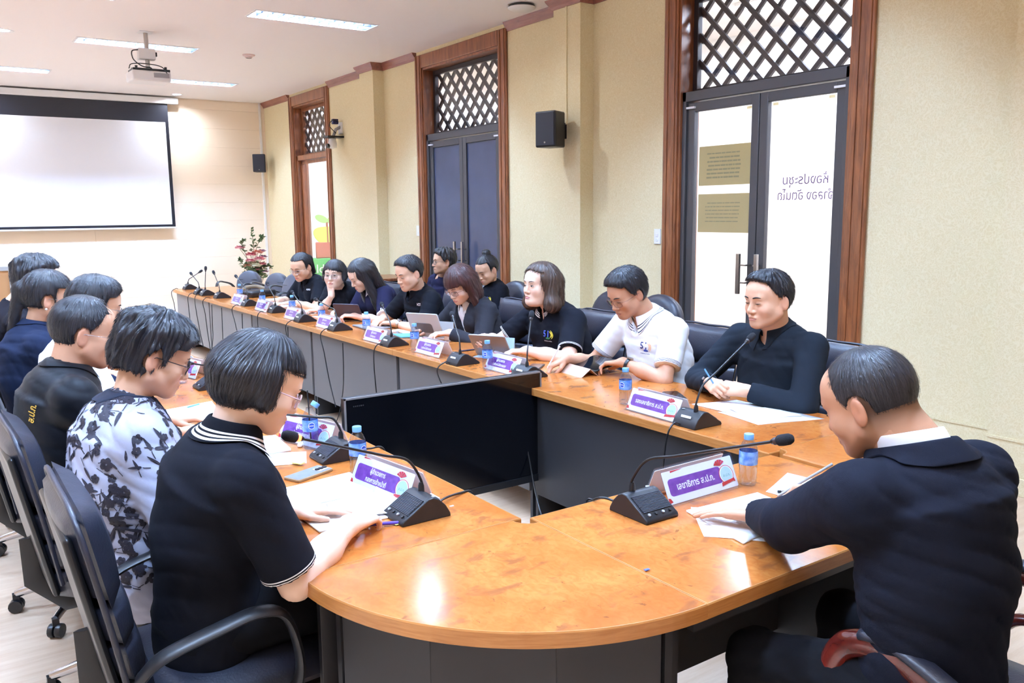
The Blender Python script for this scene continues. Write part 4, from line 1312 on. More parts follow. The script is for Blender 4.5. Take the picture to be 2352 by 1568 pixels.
# trunking down to the pillar speaker, smoke detector, access point, switches, room camera
tag(MB().box((PX-.012, 6.135, 2.36), (PX, 6.150, CZ-.07)).build('cable_trunking', MATS['wallpaper']), 'thin cream cable trunking running down the pillar to the loudspeaker', 'trunking')
ap = empty('access_point', (4.72, 6.60, CZ), 0, 'white disc-shaped ceiling device beside the pillar top', 'access point')
MB().lathe([(.0, -.055), (.09, -.052), (.125, -.034), (.13, -.026), (.0, -.024)], 28).build('dome', M_WHITEP, ap, smooth=60)
MB().lathe([(.0, -.026), (.12, -.024), (.122, -.012), (.10, 0), (0, 0)], 28).build('back_plate', M_BLACKP, ap, smooth=40)
sd = empty('smoke_detector', (3.404, 10.311, CZ), 0, 'small pinkish round detector on the ceiling right of the projector', 'detector')
MB().lathe([(.0, -.035), (.04, -.034), (.045, -.02), (.07, -.012), (.075, 0), (0, 0)], 20).build('detector_body', mat('detector_pink', (224, 198, 194), .5), sd, smooth=40)
MB().lathe([(.03, -.040), (.034, -.036), (.03, -.034)], 16, cap=False).build('sensor_ring', M_GREYP, sd, smooth=60)
def switch(y, z, lab):
    r = empty('light_switch', (WX, y, z), 0, lab, 'light switch', 'white wall switches')
    MB().box((-.010, -.036, -.062), (0, .036, .062)).build('plate', M_WHITEP, r, bevel=.003)
    for dz in (-.028, .012): MB().box((-.014, -.014, dz-.012), (-.010, .014, dz+.012)).build('rocker', M_GREYP if dz > 9 else M_WHITEP, r, bevel=.002)
switch(5.125, 1.375, 'white wall switch left of the bright glass door')
switch(9.245, 1.375, 'white wall switch left of the dark blue door')
cm = empty('conference_camera', (WX, 11.43, 2.60), 0, 'small white room camera on a wall bracket left of the pillar', 'camera')
MB().box((-.02, -.06, .10), (0, .06, .26)).build('wall_plate', M_WHITEP, cm, bevel=.003)
MB().box((-.24, -.09, .04), (-.0, .09, .065)).build('shelf', M_BLACKM, cm)
MB().tube([(0, 0, .2), (-.08, 0, .16), (-.12, 0, .07)], .022, 8).build('bracket', M_GREYP, cm, smooth=50)
MB().lathe([(.0, -.11), (.055, -.10), (.062, -.04), (.05, .03), (.0, .04)], 18, (-.14, 0, 0)).build('head', M_WHITEP, cm, smooth=60)
MB().tube([(-.19, .0, -.07), (-.225, .0, -.07)], .032, 14).build('lens', M_BLACKM, cm, smooth=40)
MB().tube(spline([(-.05, -.03, .26), (-.14, -.05, .28), (-.2, -.06, .2), (-.1, -.05, .1)], 6), .006, 6).build('cable', M_BLACKM, cm, smooth=60)
MB().box((-.13, -.03, .23), (-.05, .03, .30)).build('adapter', mat('adapter_navy', (40, 42, 90), .5), cm, bevel=.004)
# low framed board, table end and chairs far left
fb = empty('framed_board', (.75, 14.40, 0), 0, 'low grey-framed brown board standing at the back wall far left', 'board')
MB().box((-.30, 0, .12), (.30, .02, .83)).build('panel', mat('board_brown', (166, 124, 84), .6), fb)
for lo, hi in (((-.35, -.02, 0), (-.29, .04, .88)), ((.28, -.02, 0), (.34, .04, .88)), ((-.29, -.02, .82), (.28, .04, .88)), ((-.29, -.02, .07), (.28, .04, .13))): MB().box(lo, hi).build('frame_rail', mat('frame_grey', (150, 150, 150), .5), fb, bevel=.004)
# ------------------------------------------------------------------ conference tables
def burl():
    s = NT('burl_veneer')
    tc = s.n('ShaderNodeTexCoord').outputs['Object']
    big = s.noise(2.6, 4, .55, vec=tc, dist=1.2)
    q = s.noise(9, 3, .55, vec=tc, sc=(1, 1.6, 1), dist=.5)
    fig = s.noise(26, 3, .6, vec=tc, sc=(1.6, 1, 1), dist=1.4)
    base = s.ramp(big.outputs['Fac'], [(.35, lin((174, 98, 42))), (.65, lin((190, 120, 60)))])
    mot = s.ramp(fig.outputs['Fac'], [(.35, (1, 1, 1)), (.60, (0, 0, 0))])
    c = s.mix(s.math('MULTIPLY', mot.outputs[0], .45), base.outputs[0], lin((166, 86, 32)))
    spot = s.ramp(q.outputs['Fac'], [(.33, (1, 1, 1)), (.42, (0, 0, 0))])
    c = s.mix(s.math('MULTIPLY', spot.outputs[0], .62), c, lin((128, 74, 46)))
    dk = s.noise(30, 3, .6, vec=tc, sc=(1.3, 1, 1), dist=.6)
    sp2 = s.ramp(dk.outputs['Fac'], [(.28, (1, 1, 1)), (.33, (0, 0, 0))])
    c = s.mix(s.math('MULTIPLY', sp2.outputs[0], .6), c, lin((100, 56, 36)))
    s.l(c, s.b.inputs['Base Color']); s.b.inputs['Roughness'].default_value = .16
    s.b.inputs['Specular IOR Level'].default_value = .55
    return s.m
M_BURL = burl()
M_BAND = wood('table_edge_wood', (172, 108, 50), (196, 134, 74), .35, sc=(.5, .5, 8), scale=20, coat=.2)
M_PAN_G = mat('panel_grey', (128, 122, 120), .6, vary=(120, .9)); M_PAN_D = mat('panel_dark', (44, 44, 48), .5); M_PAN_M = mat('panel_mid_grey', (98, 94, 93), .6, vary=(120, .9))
TZ, TT = .72, .036
def inset(poly, d):
    n = len(poly); out = []
    for i in range(n):
        p0, p1, p2 = np.array(poly[i-1]), np.array(poly[i]), np.array(poly[(i+1) % n])
        a = nrm(p1-p0); b_ = nrm(p2-p1); na = np.array([-a[1], a[0]]); nb_ = np.array([-b_[1], b_[0]])
        m_ = na+nb_; m_ = m_/max(m_@na, .3); out.append(tuple(p1+m_*d))
    return out
def top_parts(r, poly, z=TZ):
    """poly counter-clockwise, thing-local: edge band round the rim, veneer inside, 1 mm lip"""
    n = len(poly); i0 = inset(poly, .004)
    b = MB().add([(x, y, z) for x, y in i0]+[(x, y, z-TT) for x, y in i0], [tuple(range(n)), tuple(range(2*n-1, n-1, -1))])
    b.build('tabletop', M_BURL, r)
    b = MB(); rings = [[(x, y, z-TT) for x, y in i0], [(x, y, z-TT) for x, y in poly], [(x, y, z-.003) for x, y in poly], [(x, y, z+.0006) for x, y in inset(poly, .002)], [(x, y, z+.0006) for x, y in i0], [(x, y, z-.002) for x, y in i0]]
    b.rings(rings, True, False).build('edge_band', M_BAND, r)
SEAMS = [1.905, 3.41, 4.88, 6.36, 7.83, 9.24, 10.64]
wh = ['nearest the camera', 'second from the camera', 'third from the camera', 'fourth from the camera', 'fifth from the camera', 'at the far end']
for i in range(6):
    y0, y1 = SEAMS[i]+.001, SEAMS[i+1]-.001
    for side in ('right', 'left'):
        xa, xb = (2.44, 3.11) if side == 'right' else (.685, 1.345)
        if side == 'left' and i == 5: continue
        r = empty('conference_table', ((xa+xb)/2, (y0+y1)/2, 0), 0, 'burl-veneer conference table in the %s row, %s' % (side, wh[i]), 'table', 'conference tables of the %s row' % side)
        hx, hy = (xb-xa)/2, (y1-y0)/2
        top_parts(r, [(-hx, -hy), (hx, -hy), (hx, hy), (-hx, hy)])
        s = -1 if side == 'right' else 1
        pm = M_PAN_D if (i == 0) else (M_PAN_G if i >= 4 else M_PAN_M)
        xi = s*(hx-.035)
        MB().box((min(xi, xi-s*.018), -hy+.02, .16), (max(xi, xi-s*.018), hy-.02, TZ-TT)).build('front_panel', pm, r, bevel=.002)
        for e in (-1, 1):
            ye = e*(hy-.012); MB().box((-hx+.05, min(ye, ye-e*.022), 0), (hx-.08, max(ye, ye-e*.022), TZ-TT)).build('leg_panel', M_PAN_D, r, bevel=.002)
# head table
r = empty('head_table', (1.90, 1.56, 0), 0, 'burl-veneer head table in front of the man in the black suit', 'table')
top_parts(r, [(-.532, -.34), (.532, -.34), (.532, .335), (-.532, .335)])
MB().box((-.50, .25, .10), (.50, .27, TZ-TT)).build('front_panel', M_PAN_D, r)
for e in (-1, 1):
    xe = e*.52; MB().box((min(xe, xe-e*.022), -.22, 0), (max(xe, xe-e*.022), .27, TZ-TT)).build('leg_panel', M_PAN_D, r)
MB().box((-.50, -.27, TZ-TT-.07), (.50, -.25, TZ-TT)).build('apron', M_PAN_D, r)
# quarter-round corner tables
def corner(cx, cy, a0, R, z, label):
    r = empty('corner_table', (cx, cy, 0), 0, label, 'table', 'quarter-round corner tables')
    n0 = .055
    notch = [(n0*math.cos(math.radians(t)), n0*math.sin(math.radians(t))) for t in np.linspace(a0+90, a0, 6)]
    poly = [(R*math.cos(math.radians(t)), R*math.sin(math.radians(t))) for t in np.linspace(a0, a0+90, 33)]+notch
    top_parts(r, poly, z)
    Rb = R-.075; an = [a0+6, a0+33, a0+60, a0+84]
    for i in range(3):
        p, q = [np.array([Rb*math.cos(math.radians(t)), Rb*math.sin(math.radians(t))]) for t in an[i:i+2]]
        u = nrm(q-p); nn = np.array([-u[1], u[0]])*.018
        MB().prism([tuple(p), tuple(q), tuple(q+nn), tuple(p+nn)], 0, z-TT).build('base_panel', (M_PAN_M, M_PAN_D, M_PAN_D)[i] if False else M_PAN_D, r, bevel=.002)
    for t in (a0+4, a0+86):
        c_, s_ = math.cos(math.radians(t)), math.sin(math.radians(t))
        p = np.array([c_, s_]); nn = np.array([-s_, c_])*.011
        MB().prism([tuple(p*.09-nn), tuple(p*Rb-nn), tuple(p*Rb+nn), tuple(p*.09+nn)], 0, z-TT).build('leg_panel', M_PAN_D, r)
    return r
corner(1.366, 1.902, 180, .685, TZ+.002, 'quarter-round burl-veneer corner table in the foreground with a light glare')
corner(2.438, 1.902, 270, .675, TZ+.012, 'quarter-round burl-veneer corner table behind the suited man\'s head')

# ------------------------------------------------------------------ television on the floor
tv = empty('television', (1.97, 3.36, 0), 0, 'large black flat television standing on the floor between the table rows', 'television')
MB().box((-.53, 0, .235), (.53, .035, .80)).build('cabinet', M_BLACKP, tv, bevel=.004)
MB().box((-.52, -.004, .275), (.52, .0, .792)).build('screen', mat('tv_screen', (7, 8, 13), .12, spec=.5), tv)
b = MB()
for lo, hi in (((-.53, -.006, .792), (.53, .002, .80)), ((-.53, -.006, .235), (-.523, .002, .80)), ((.523, -.006, .235), (.53, .002, .80))): b.box(lo, hi)
b.build('bezel_edge', mat('bezel_grey', (120, 116, 116), .4), tv)
MB().box((-.53, -.008, .235), (.53, .001, .272)).build('bottom_bezel', M_BLACKM, tv, bevel=.003)
b = MB()
for k in range(6): b.box((-.49+k*.009, -.0048, .758), (-.484+k*.009, -.004, .764))
b.build('emblem', mat('tv_emblem', (38, 38, 42), .5), tv)
b = MB().box((-.30, -.16, 0), (.30, .16, .02)); b.box((-.05, .0, .02), (.05, .03, .26)); b.build('stand', M_BLACKM, tv, bevel=.004)

# ------------------------------------------------------------------ office chairs
def leather(name, col, rough=.38):
    s = NT(name); c = lin(col); q = s.noise(160, 3); q2 = s.noise(6, 3)
    s.l(s.mix(q2.outputs['Fac'], tuple(x*.8 for x in c), tuple(x*1.25 for x in c)), s.b.inputs['Base Color'])
    s.b.inputs['Roughness'].default_value = rough; s.b.inputs['Specular IOR Level'].default_value = .5
    s.bump(s.math('ADD', s.math('MULTIPLY', q.outputs['Fac'], .25), q2.outputs['Fac']), .25, .01)
    return s.m
M_LEA = leather('black_leather', (38, 40, 52)); M_LEA2 = leather('grey_leather', (74, 76, 88), .45)
def pad(lo, hi, mtx=None, bulge=.0, nx=9, nz=9, e=.22):
    """upholstered slab: thin along x, puffed on both faces"""
    b = MB(); x0, y0, z0 = lo; x1, y1, z1 = hi; cx = (x0+x1)/2
    rings = []
    for sgn in (1, -1):
        vs = []
        for j in range(nz+1):
            for i in range(nx+1):
                u, v = 2*i/nx-1, 2*j/nz-1
                k = ((1-abs(u)**6)*(1-abs(v)**6))**e
                vs.append((cx+sgn*((x1-x0)/2*k+bulge*k*(1-u*u)*(1-v*v)), (y0+y1)/2+(y1-y0)/2*u, (z0+z1)/2+(z1-z0)/2*v))
        if mtx is not None: vs = [tuple(mtx @ Vector(v)) for v in vs]
        w_ = nx+1
        fs = [(j*w_+i, j*w_+i+1, (j+1)*w_+i+1, (j+1)*w_+i) for j in range(nz) for i in range(nx)]
        if sgn < 0: fs = [f[::-1] for f in fs]
        b.add(vs, fs)
    return b
def chair_base(r, col=M_CHROME, R=.30):
    for k in range(5):
        a = 2*PI*k/5+.3; c_, s_ = math.cos(a), math.sin(a)
        MB().tube([(.03*c_, .03*s_, .125), (.16*c_, .16*s_, .115), (R*c_, R*s_, .075)], [.026, .022, .016], 8, flat=(1, .75)).build('base_arm', col, r, smooth=60)
        cs = MB(); px, py = R*c_, R*s_
        for o_ in (-.014, .014): cs.lathe([(.0, -.011), (.026, -.010), (.028, 0), (.026, .010), (0, .011)], 14)
        for q in range(2):
            n_ = len(cs.v)//2
            for i in range(q*n_, (q+1)*n_):
                x, y, z = cs.v[i]; o_ = (-.014, .014)[q]
                cs.v[i] = (px+x*c_-(z+o_)*s_, py+x*s_+(z+o_)*c_, .028+y)
        cs.box((px-.012, py-.012, .05), (px+.012, py+.012, .078))
        cs.build('caster', M_BLACKM, r, smooth=50)
    MB().lathe([(.045, .10), (.045, .15), (.03, .16), (.03, .34), (.055, .35), (.055, .37)], 16).build('gas_column', M_BLACKM, r, smooth=40)
def task_chair(label, x, y, deg, top=.96, group='black leather conference chairs', rounded=False, wid=.50, lea=None):
    """faces local +x"""
    lea = lea or M_LEA
    r = empty('conference_chair', (x, y, 0), math.radians(deg), label, 'chair', group)
    chair_base(r)
    MB().box((-.14, -.12, .365), (.16, .12, .395)).build('seat_plate', M_BLACKM, r, bevel=.006)
    sp_ = pad((-.045, -.25, -.25), (.045, .25, .25), Matrix.Translation((.02, 0, .435)) @ Matrix.Rotation(-PI/2, 4, 'Y'), .012)
    sp_.build('seat', lea, r, smooth=180)
    T = Matrix.Translation((-.235, 0, .46)) @ Matrix.Rotation(math.radians(-11), 4, 'Y')
    H = (top-.46)/math.cos(math.radians(11)); w2 = wid/2
    if rounded:
        n = 20; rg = []
        poly = [(-w2*.86, .0), (w2*.86, .0), (w2, .12), (w2, H-.20)]+[(w2*math.cos(t), H-.20+.20*math.sin(t)) for t in np.linspace(0, PI, 14)[1:-1]]+[(-w2, H-.20), (-w2, .12)]
        def ring(s_, x_): return [tuple(T @ Vector((x_, p[0]*s_, H/2+(p[1]-H/2)*s_))) for p in poly]
        MB().rings([ring(.90, -.045), ring(.97, -.04), ring(1, -.02), ring(1, .01), ring(.96, .035), ring(.8, .05), ring(.3, .058)], True, True).build('backrest', lea, r, smooth=60)
        MB().tube([tuple(T @ Vector((.051, y_, H*.60))) for y_ in (-w2*.8, 0, w2*.8)], .006, 6).build('seam', M_BLACKM, r, smooth=60)
    else:
        hs_ = [0, .095, .19, .285, H]
        for i in range(4):
            pad((-.035, -w2, hs_[i]+.001), (.035, w2, hs_[i+1]-.001), T, .014 if i < 3 else .018).build('back_cushion', lea, r, smooth=180)
        MB().tube([tuple(T @ Vector(p)) for p in spline([(-.02, -w2+.01, .06), (-.015, -w2-.004, H*.5), (-.015, -w2+.006, H-.02), (-.015, 0, H+.004), (-.015, w2-.006, H-.02), (-.015, w2+.004, H*.5), (-.02, w2-.01, .06)], 6)], .007, 6).build('piping', lea, r, smooth=60)
        MB().box((-.05, -w2+.03, .02), (-.03, w2-.03, H-.05), 0, T).build('back_shell', M_BLACKM, r, bevel=.012)
    MB().tube([(.0, 0, .37), (-.22, 0, .375), (-.30, 0, .46), (-.30, 0, .60)], .022, 8, flat=(2.0, .5)).build('back_bracket', M_BLACKM, r, smooth=60)
    for s in (-1, 1):
        pts = spline([(-.25, s*.255, .56), (-.20, s*.278, .612), (-.08, s*.285, .645), (.02, s*.285, .660), (.085, s*.280, .625), (.115, s*.276, .50), (.09, s*.266, .42), (-.02, s*.24, .385)], 6)
        MB().tube(pts, .024, 10, flat=(1.0, .45), up=(0, s, 0)).build('armrest', M_BLACKP, r, smooth=60)
    return r
task_chair('black leather chair with loop armrests under the woman in black at the near left corner', .56, 2.185, 0, .965)
task_chair('black leather chair at the left picture edge under the woman in the floral blouse', .51, 2.96, 2, .97)
task_chair('black leather chair under the balding man in the black jacket', .47, 3.74, 0, .97)
task_chair('black leather chair under the bespectacled person holding up a sheet', .46, 4.46, 0, .94)
task_chair('black leather chair under the ponytailed woman in the left row', .44, 5.18, 0, .94)
task_chair('black leather chair farthest along the left row, under the short-haired person', .44, 5.92, 0, .94)
who = [('man in the dark shirt', 2.50, 3.29, 174), ('man in the white polo', 3.29, 3.28, 177), ('woman with wavy brown hair', 4.17, 3.28, 180), ('woman in the grey blazer', 5.11, 3.28, 180),
       ('man with cropped hair', 5.92, 3.26, 180), ('woman with long straight hair', 6.60, 3.26, 180), ('woman resting her chin on her fist', 7.22, 3.26, 180), ('ponytailed woman reading papers', 8.0, 3.26, 180)]
for nm, y, x, d in who: task_chair('black leather chair under the %s' % nm, x, y, d, .945)
BK = 'round-backed chairs along the wall'
task_chair('black round-backed chair by the wall behind the white polo man\'s left', 4.07, 4.93, 180, .985, BK, True, .46)
task_chair('black round-backed chair by the wall left of the glass door frame', 4.07, 4.44, 180, .985, BK, True, .46)
task_chair('black round-backed chair under the woman with a hair bun', 4.10, 6.30, 180, .97, BK, True, .48)
task_chair('black round-backed chair under the person seated before the blue door', 4.10, 7.10, 180, .95, BK, True, .48)
FR = 'grey chairs at the far right table end'
task_chair('grey round-backed chair farthest left beside the flower stand', 3.62, 12.0, 215, .80, FR, True, .40, M_LEA2)
task_chair('grey round-backed chair right in front of the flowers', 3.72, 11.3, 200, .80, FR, True, .44, M_LEA2)
task_chair('grey chair left of the ponytailed woman in the right row', 3.52, 10.2, 185, .86, FR, True, .60, M_LEA2)
FL = 'chairs at the far left'
task_chair('grey chair in front of the framed board at the left picture edge', .62, 10.9, 20, .80, FL, True, .44, M_LEA2)
task_chair('second grey chair at the far left, nearer the camera', .66, 9.9, 20, .80, FL, True, .44, M_LEA2)
pt = empty('side_table', (.35, 9.5, 0), 0, 'pale grey table end at the far left picture edge', 'table')
MB().box((-.2, -.02, 0), (.22, .02, .82)).build('end_panel', mat('pale_grey_panel', (208, 204, 198), .6), pt, bevel=.004)
MB().box((-.6, .0, .80), (.23, .8, .83)).build('tabletop', M_PAN_G, pt, bevel=.004)

# executive chair of the suited man
M_MAH = wood('mahogany', (64, 18, 16), (112, 38, 30), .18, sc=(1, 1, 1), scale=8, coat=.8)
r = empty('executive_chair', (1.89, .73, 0), math.radians(90), 'brown wooden-armed executive chair under the man in the black suit', 'chair')
chair_base(r, M_MAH, .34)
pad((-.06, -.27, -.27), (.06, .27, .27), Matrix.Translation((.03, 0, .43)) @ Matrix.Rotation(-PI/2, 4, 'Y'), .015).build('seat', M_LEA, r, smooth=180)
T = Matrix.Translation((-.27, 0, .46)) @ Matrix.Rotation(math.radians(-14), 4, 'Y')
pad((-.05, -.27, .02), (.05, .27, .48), T, .03).build('back_cushion', M_LEA, r, smooth=180)
for s in (-1, 1):
    pts = spline([(-.30, s*.30, .58), (-.20, s*.31, .585), (-.05, s*.315, .60), (.10, s*.315, .655), (.20, s*.31, .675), (.29, s*.305, .64), (.325, s*.30, .54), (.30, s*.295, .42), (.20, s*.28, .385)], 7)
    a = MB().tube(pts, .030, 12, flat=(1.0, .85)).build('wooden_arm', M_MAH, r, smooth=60)
    q = [(p[0], p[1], p[2]+.022) for p in pts[5:33]]
    MB().tube(q, [.008]+[.027]*(len(q)-2)+[.008], 10, flat=(.55, 1.0), up=(0, 0, 1)).build('arm_pad', M_LEA, a, smooth=60)
    pts2 = spline([(-.26, s*.29, .50), (-.05, s*.295, .52), (.10, s*.295, .565), (.20, s*.29, .56), (.25, s*.285, .48), (.22, s*.28, .40)], 6)
    MB().tube(pts2, .016, 8).build('lower_rail', M_MAH, r, smooth=60)
    MB().tube([(.08, s*.31, .62), (.08, s*.296, .56)], .010, 10).build('arm_bolt', M_STEEL, r, smooth=50)

# ------------------------------------------------------------------ microphones
M_GRILL = mat('mic_grille', (38, 40, 50), .55); M_FOAM = mat('mic_foam', (24, 24, 30), .95, bump=(600, .6))
M_RED = mat('mic_ring_lit', (255, 90, 50), .4, emit=(255, 90, 50), es=4.0); M_RINGD = mat('mic_ring', (60, 52, 56), .3)
def mic(x, y, deg, tip, label, lit=False, cable=None, z=TZ):
    """user sits on local +y; tip in scene coordinates"""
    r = empty('microphone', (x, y, z), math.radians(deg), label, 'microphone', 'gooseneck desk microphones')
    prof = [(-.078, .0), (-.076, .012), (-.062, .036), (-.040, .058), (-.022, .066), (-.004, .064), (.078, .014), (.082, .006), (.080, 0)]
    mt = Matrix(((0, 0, 1, 0), (1, 0, 0, 0), (0, 1, 0, 0), (0, 0, 0, 1)))
    MB().prism(prof, -.0625, .0625, 0, mt).build('base', M_BLACKP, r, bevel=.004)
    sl = math.atan2(.050, .082); d_ = Matrix.Translation((0, .037, .0405)) @ Matrix.Rotation(-sl, 4, 'X')
    g = MB()
    for k in range(15): g.box((-.054, -.036+k*.0042, -.001), (.054, -.0335+k*.0042, .0018), 0, d_)
    g.build('grille', M_GRILL, r)
    for k in range(4): MB().lathe([(.0, .003), (.0045, .003), (.005, 0)], 10).build('button', M_GREYP if k % 2 else M_BLACKM, r).matrix_local = d_ @ Matrix.Translation((-.04+k*.027, .036, 0))
    MB().lathe([(.0, .002), (.006, .0015), (.007, 0)], 12).build('emblem', M_GREYP, r).matrix_local = Matrix.Translation((-.045, -.030, .0635))
    MB().box((-.026, -.0745, .014), (.026, -.071, .024)).build('label', M_WHITEP, r).rotation_euler = (-.35, 0, 0)
    a = math.radians(deg); dx, dy, dz = tip[0]-x, tip[1]-y, tip[2]-z
    t = V3(dx*math.cos(a)+dy*math.sin(a), -dx*math.sin(a)+dy*math.cos(a), dz)
    s0 = V3(.02, -.026, .064); L = np.linalg.norm(t-s0)
    c1 = s0+V3(0, 0, min(.055, L*.20)); hz = nrm(V3(t[0]-s0[0], t[1]-s0[1], 0))
    c2 = c1*.88+t*.12+V3(0, 0, .030*min(1, L/.35)*(np.linalg.norm((t-s0)[:2])/L))
    P = spline([s0, s0*.4+c1*.6, c2, c2*.75+t*.25, c2*.5+t*.5, c2*.25+t*.75, t], 6)
    MB().tube(P, .0042, 8).build('gooseneck', M_BLACKM, r, smooth=60)
    MB().lathe([(.010, 0), (.009, .02), (.006, .03)], 12, tuple(s0-V3(0, 0, .004))).build('neck_socket', M_BLACKM, r, smooth=40)
    e = nrm(np.array(P[-1])-np.array(P[-4])); u = nrm(np.cross(e, [0.3, .1, 1])); v = np.cross(e, u)
    def ringlist(pr): return [[tuple(t+e*h+(u*math.cos(q)+v*math.sin(q))*rr) for q in np.linspace(0, 2*PI, 15)[:-1]] for rr, h in pr]
    MB().rings(ringlist([(.004, .0), (.007, .004), (.0085, .012)])).build('capsule_collar', M_BLACKM, r, smooth=50)
    MB().rings(ringlist([(.0098, .011), (.0100, .019)])).build('light_ring', M_RED if lit else M_RINGD, r, smooth=40)
    MB().rings(ringlist([(.009, .019), (.0135, .023), (.015, .034), (.0145, .052), (.010, .061), (.003, .064)])).build('mic_head', M_FOAM, r, smooth=70)
    if cable:
        MB().tube(spline(cable, 6), .004, 6).build('cable', M_BLACKM, r, smooth=60)
    return r
MR = [(2.545, 2.354, (2.795, 2.324, 1.037), 'in front of the man in the dark shirt'), (2.602, 3.603, (2.662, 3.665, 1.008), 'behind the top right corner of the television'),
      (2.529, 4.162, (2.579, 4.339, .967), 'between the two bottles nearest the wavy-haired woman'), (2.531, 5.036, (2.561, 5.241, .957), 'in front of the woman in the grey blazer'),
      (2.549, 5.97, (2.509, 6.276, .923), 'in front of the man with cropped hair'), (2.537, 6.647, (2.517, 6.812, .931), 'in front of the long-haired woman'),
      (2.59, 7.437, (2.57, 7.586, .947), 'in front of the woman resting her chin on her fist'), (2.573, 8.155, (2.543, 8.419, .976), 'in front of the ponytailed woman reading papers'),
      (2.587, 9.139, (2.557, 9.254, .96), 'nearest of the four unused ones at the far table end'), (2.549, 9.549, (2.549, 9.572, .977), 'second of the four unused ones, its neck upright'),
      (2.539, 9.756, (2.489, 9.893, .924), 'third of the four unused ones, half hidden by its neighbour'), (2.603, 10.49, (2.703, 10.478, .908), 'last one at the far end of the right table row')]
for i, (x, y, t, lab) in enumerate(MR):
    k = ((i*7) % 5)*.02
    cb = [(-.02, -.075, .01), (-.03, -.10, .015), (-.035, -.13-.01*(i % 3), -.03), (-.05+k, -.135, -.16), (-.06+k*2, -.125, -.36), (-.03+k*3, -.12, -.55)]
    if x > 2.57: cb = [(a, b_-(x-2.545), c) for a, b_, c in cb]
    mic(x, y, -90, t, 'black gooseneck desk microphone '+lab, False, cb)
mic(1.115, 2.105, 90, (.789, 2.115, 1.000), 'black gooseneck microphone with a glowing red ring at the near left corner', True, [(.02, -.075, .01), (.05, -.12, .012), (.08, -.19, .006), (.10, -.25, -.01), (.10, -.27, -.10), (.1, -.26, -.4)])
mic(1.165, 2.80, 90, (.975, 2.86, .899), 'black gooseneck microphone behind the water bottle, left of the television', False, [(.0, -.078, .01), (.0, -.13, .012), (.0, -.19, -.01), (.0, -.2, -.2)])
mic(1.185, 3.62, 90, (1.02, 3.66, .93), 'black gooseneck microphone hidden behind the bobbed woman\'s head', False, None)
mic(1.16, 4.376, 90, (1.079, 4.38, .851), 'black gooseneck microphone beside the floral-blouse woman\'s face', False, None)
mic(1.20, 5.15, 90, (1.03, 5.2, .88), 'black gooseneck microphone with a thin silver neck behind the tousled hair', False, None)
mic(1.10, 6.2, 90, (.86, 6.25, .90), 'black gooseneck microphone in front of the raised sheet of paper', False, None)
mic(1.12, 7.6, 90, (.95, 7.62, .98), 'black gooseneck microphone above the left row heads, nearer one', False, None)
mic(1.12, 8.3, 90, (1.08, 8.32, .95), 'black gooseneck microphone above the left row heads, farther one', False, None)
mic(1.655, 1.73, 180, (1.70, 1.325, 1.015), 'black gooseneck microphone in front of the man in the black suit', False, [(.02, -.075, .01), (.04, -.12, .02), (.05, -.16, .006), (.06, -.19, -.03), (.06, -.2, -.3)])

# ------------------------------------------------------------------ name signs
M_CARD = mat('sign_card', (246, 244, 250), .35); M_PURP = NT('sign_purple')
_q = M_PURP.noise(60, 3); _r = M_PURP.ramp(_q.outputs['Fac'], [(.35, lin((112, 54, 150))), (.75, lin((142, 84, 178)))])
M_PURP.l(_r.outputs[0], M_PURP.b.inputs['Base Color']); M_PURP.b.inputs['Roughness'].default_value = .35; M_PURP = M_PURP.m
M_SRED = mat('sign_ribbon', (206, 52, 56), .4); M_SBADGE = mat('sign_badge', (196, 226, 226), .4); M_SGREEN = mat('sign_badge_print', (110, 176, 168), .4); M_SWHITE = mat('sign_white', (252, 250, 252), .4)
M_ACRYL = thin_glass('clear_acrylic')
def sign_face(r, mtx, lines):
    W, H = .235, .098
    c = MB().prism(rrect(-W/2, 0, W/2, H, .004), 0, .0012, 0, mtx).build('card', M_CARD, r)
    MB().prism(rrect(-.106, .022, .070, .074, .010), .0013, .0016, 0, mtx).build('purple_panel', M_PURP, c)
    def disc(cx, cy, rx, ry, z, m, nm): MB().prism([(cx+rx*math.cos(t), cy+ry*math.sin(t)) for t in np.linspace(0, 2*PI, 25)[:-1]], z, z+.0002, 0, mtx).build(nm, m, c)
    disc(.086, .044, .0245, .029, .0017, M_SRED, 'badge_ring'); disc(.086, .044, .0225, .027, .0020, M_SWHITE, 'badge_ring'); disc(.086, .044, .0195, .024, .0023, M_SBADGE, 'badge')
    b = MB()
    for a0 in range(5):
        t = math.radians(40+a0*28); b.prism([(.072, .074), (.072+.020*math.cos(t-.2), .074+.020*math.sin(t-.2)), (.072+.020*math.cos(t+.2), .074+.020*math.sin(t+.2))], .0024, .0027, 0, mtx)
    b.prism([(.064, .022), (.108, .028), (.110, .016), (.104, .019), (.068, .012), (.062, .010)], .0024, .0027, 0, mtx)
    b.prism([(-.117, .004), (-.105, .006), (-.110, .018), (-.117, .020)], .0016, .0019, 0, mtx)
    b.prism([(-.09, .092), (-.05, .097), (-.09, .097)], .0016, .0019, 0, mtx); b.build('ribbon', M_SRED, c)
    text_part('ส.ป.ก.', .012, M_SGREEN, c, mtx @ Matrix.Translation((.086, .042, .0026)), .024, .0002, 'badge_print')
    n = len(lines)
    for i, (tx, sz, wd) in enumerate(lines):
        y = .048+(n-1)*.0125-i*.025
        text_part(tx, sz, M_SWHITE, c, mtx @ Matrix.Translation((-.018, y, .0019)), wd, .0006)
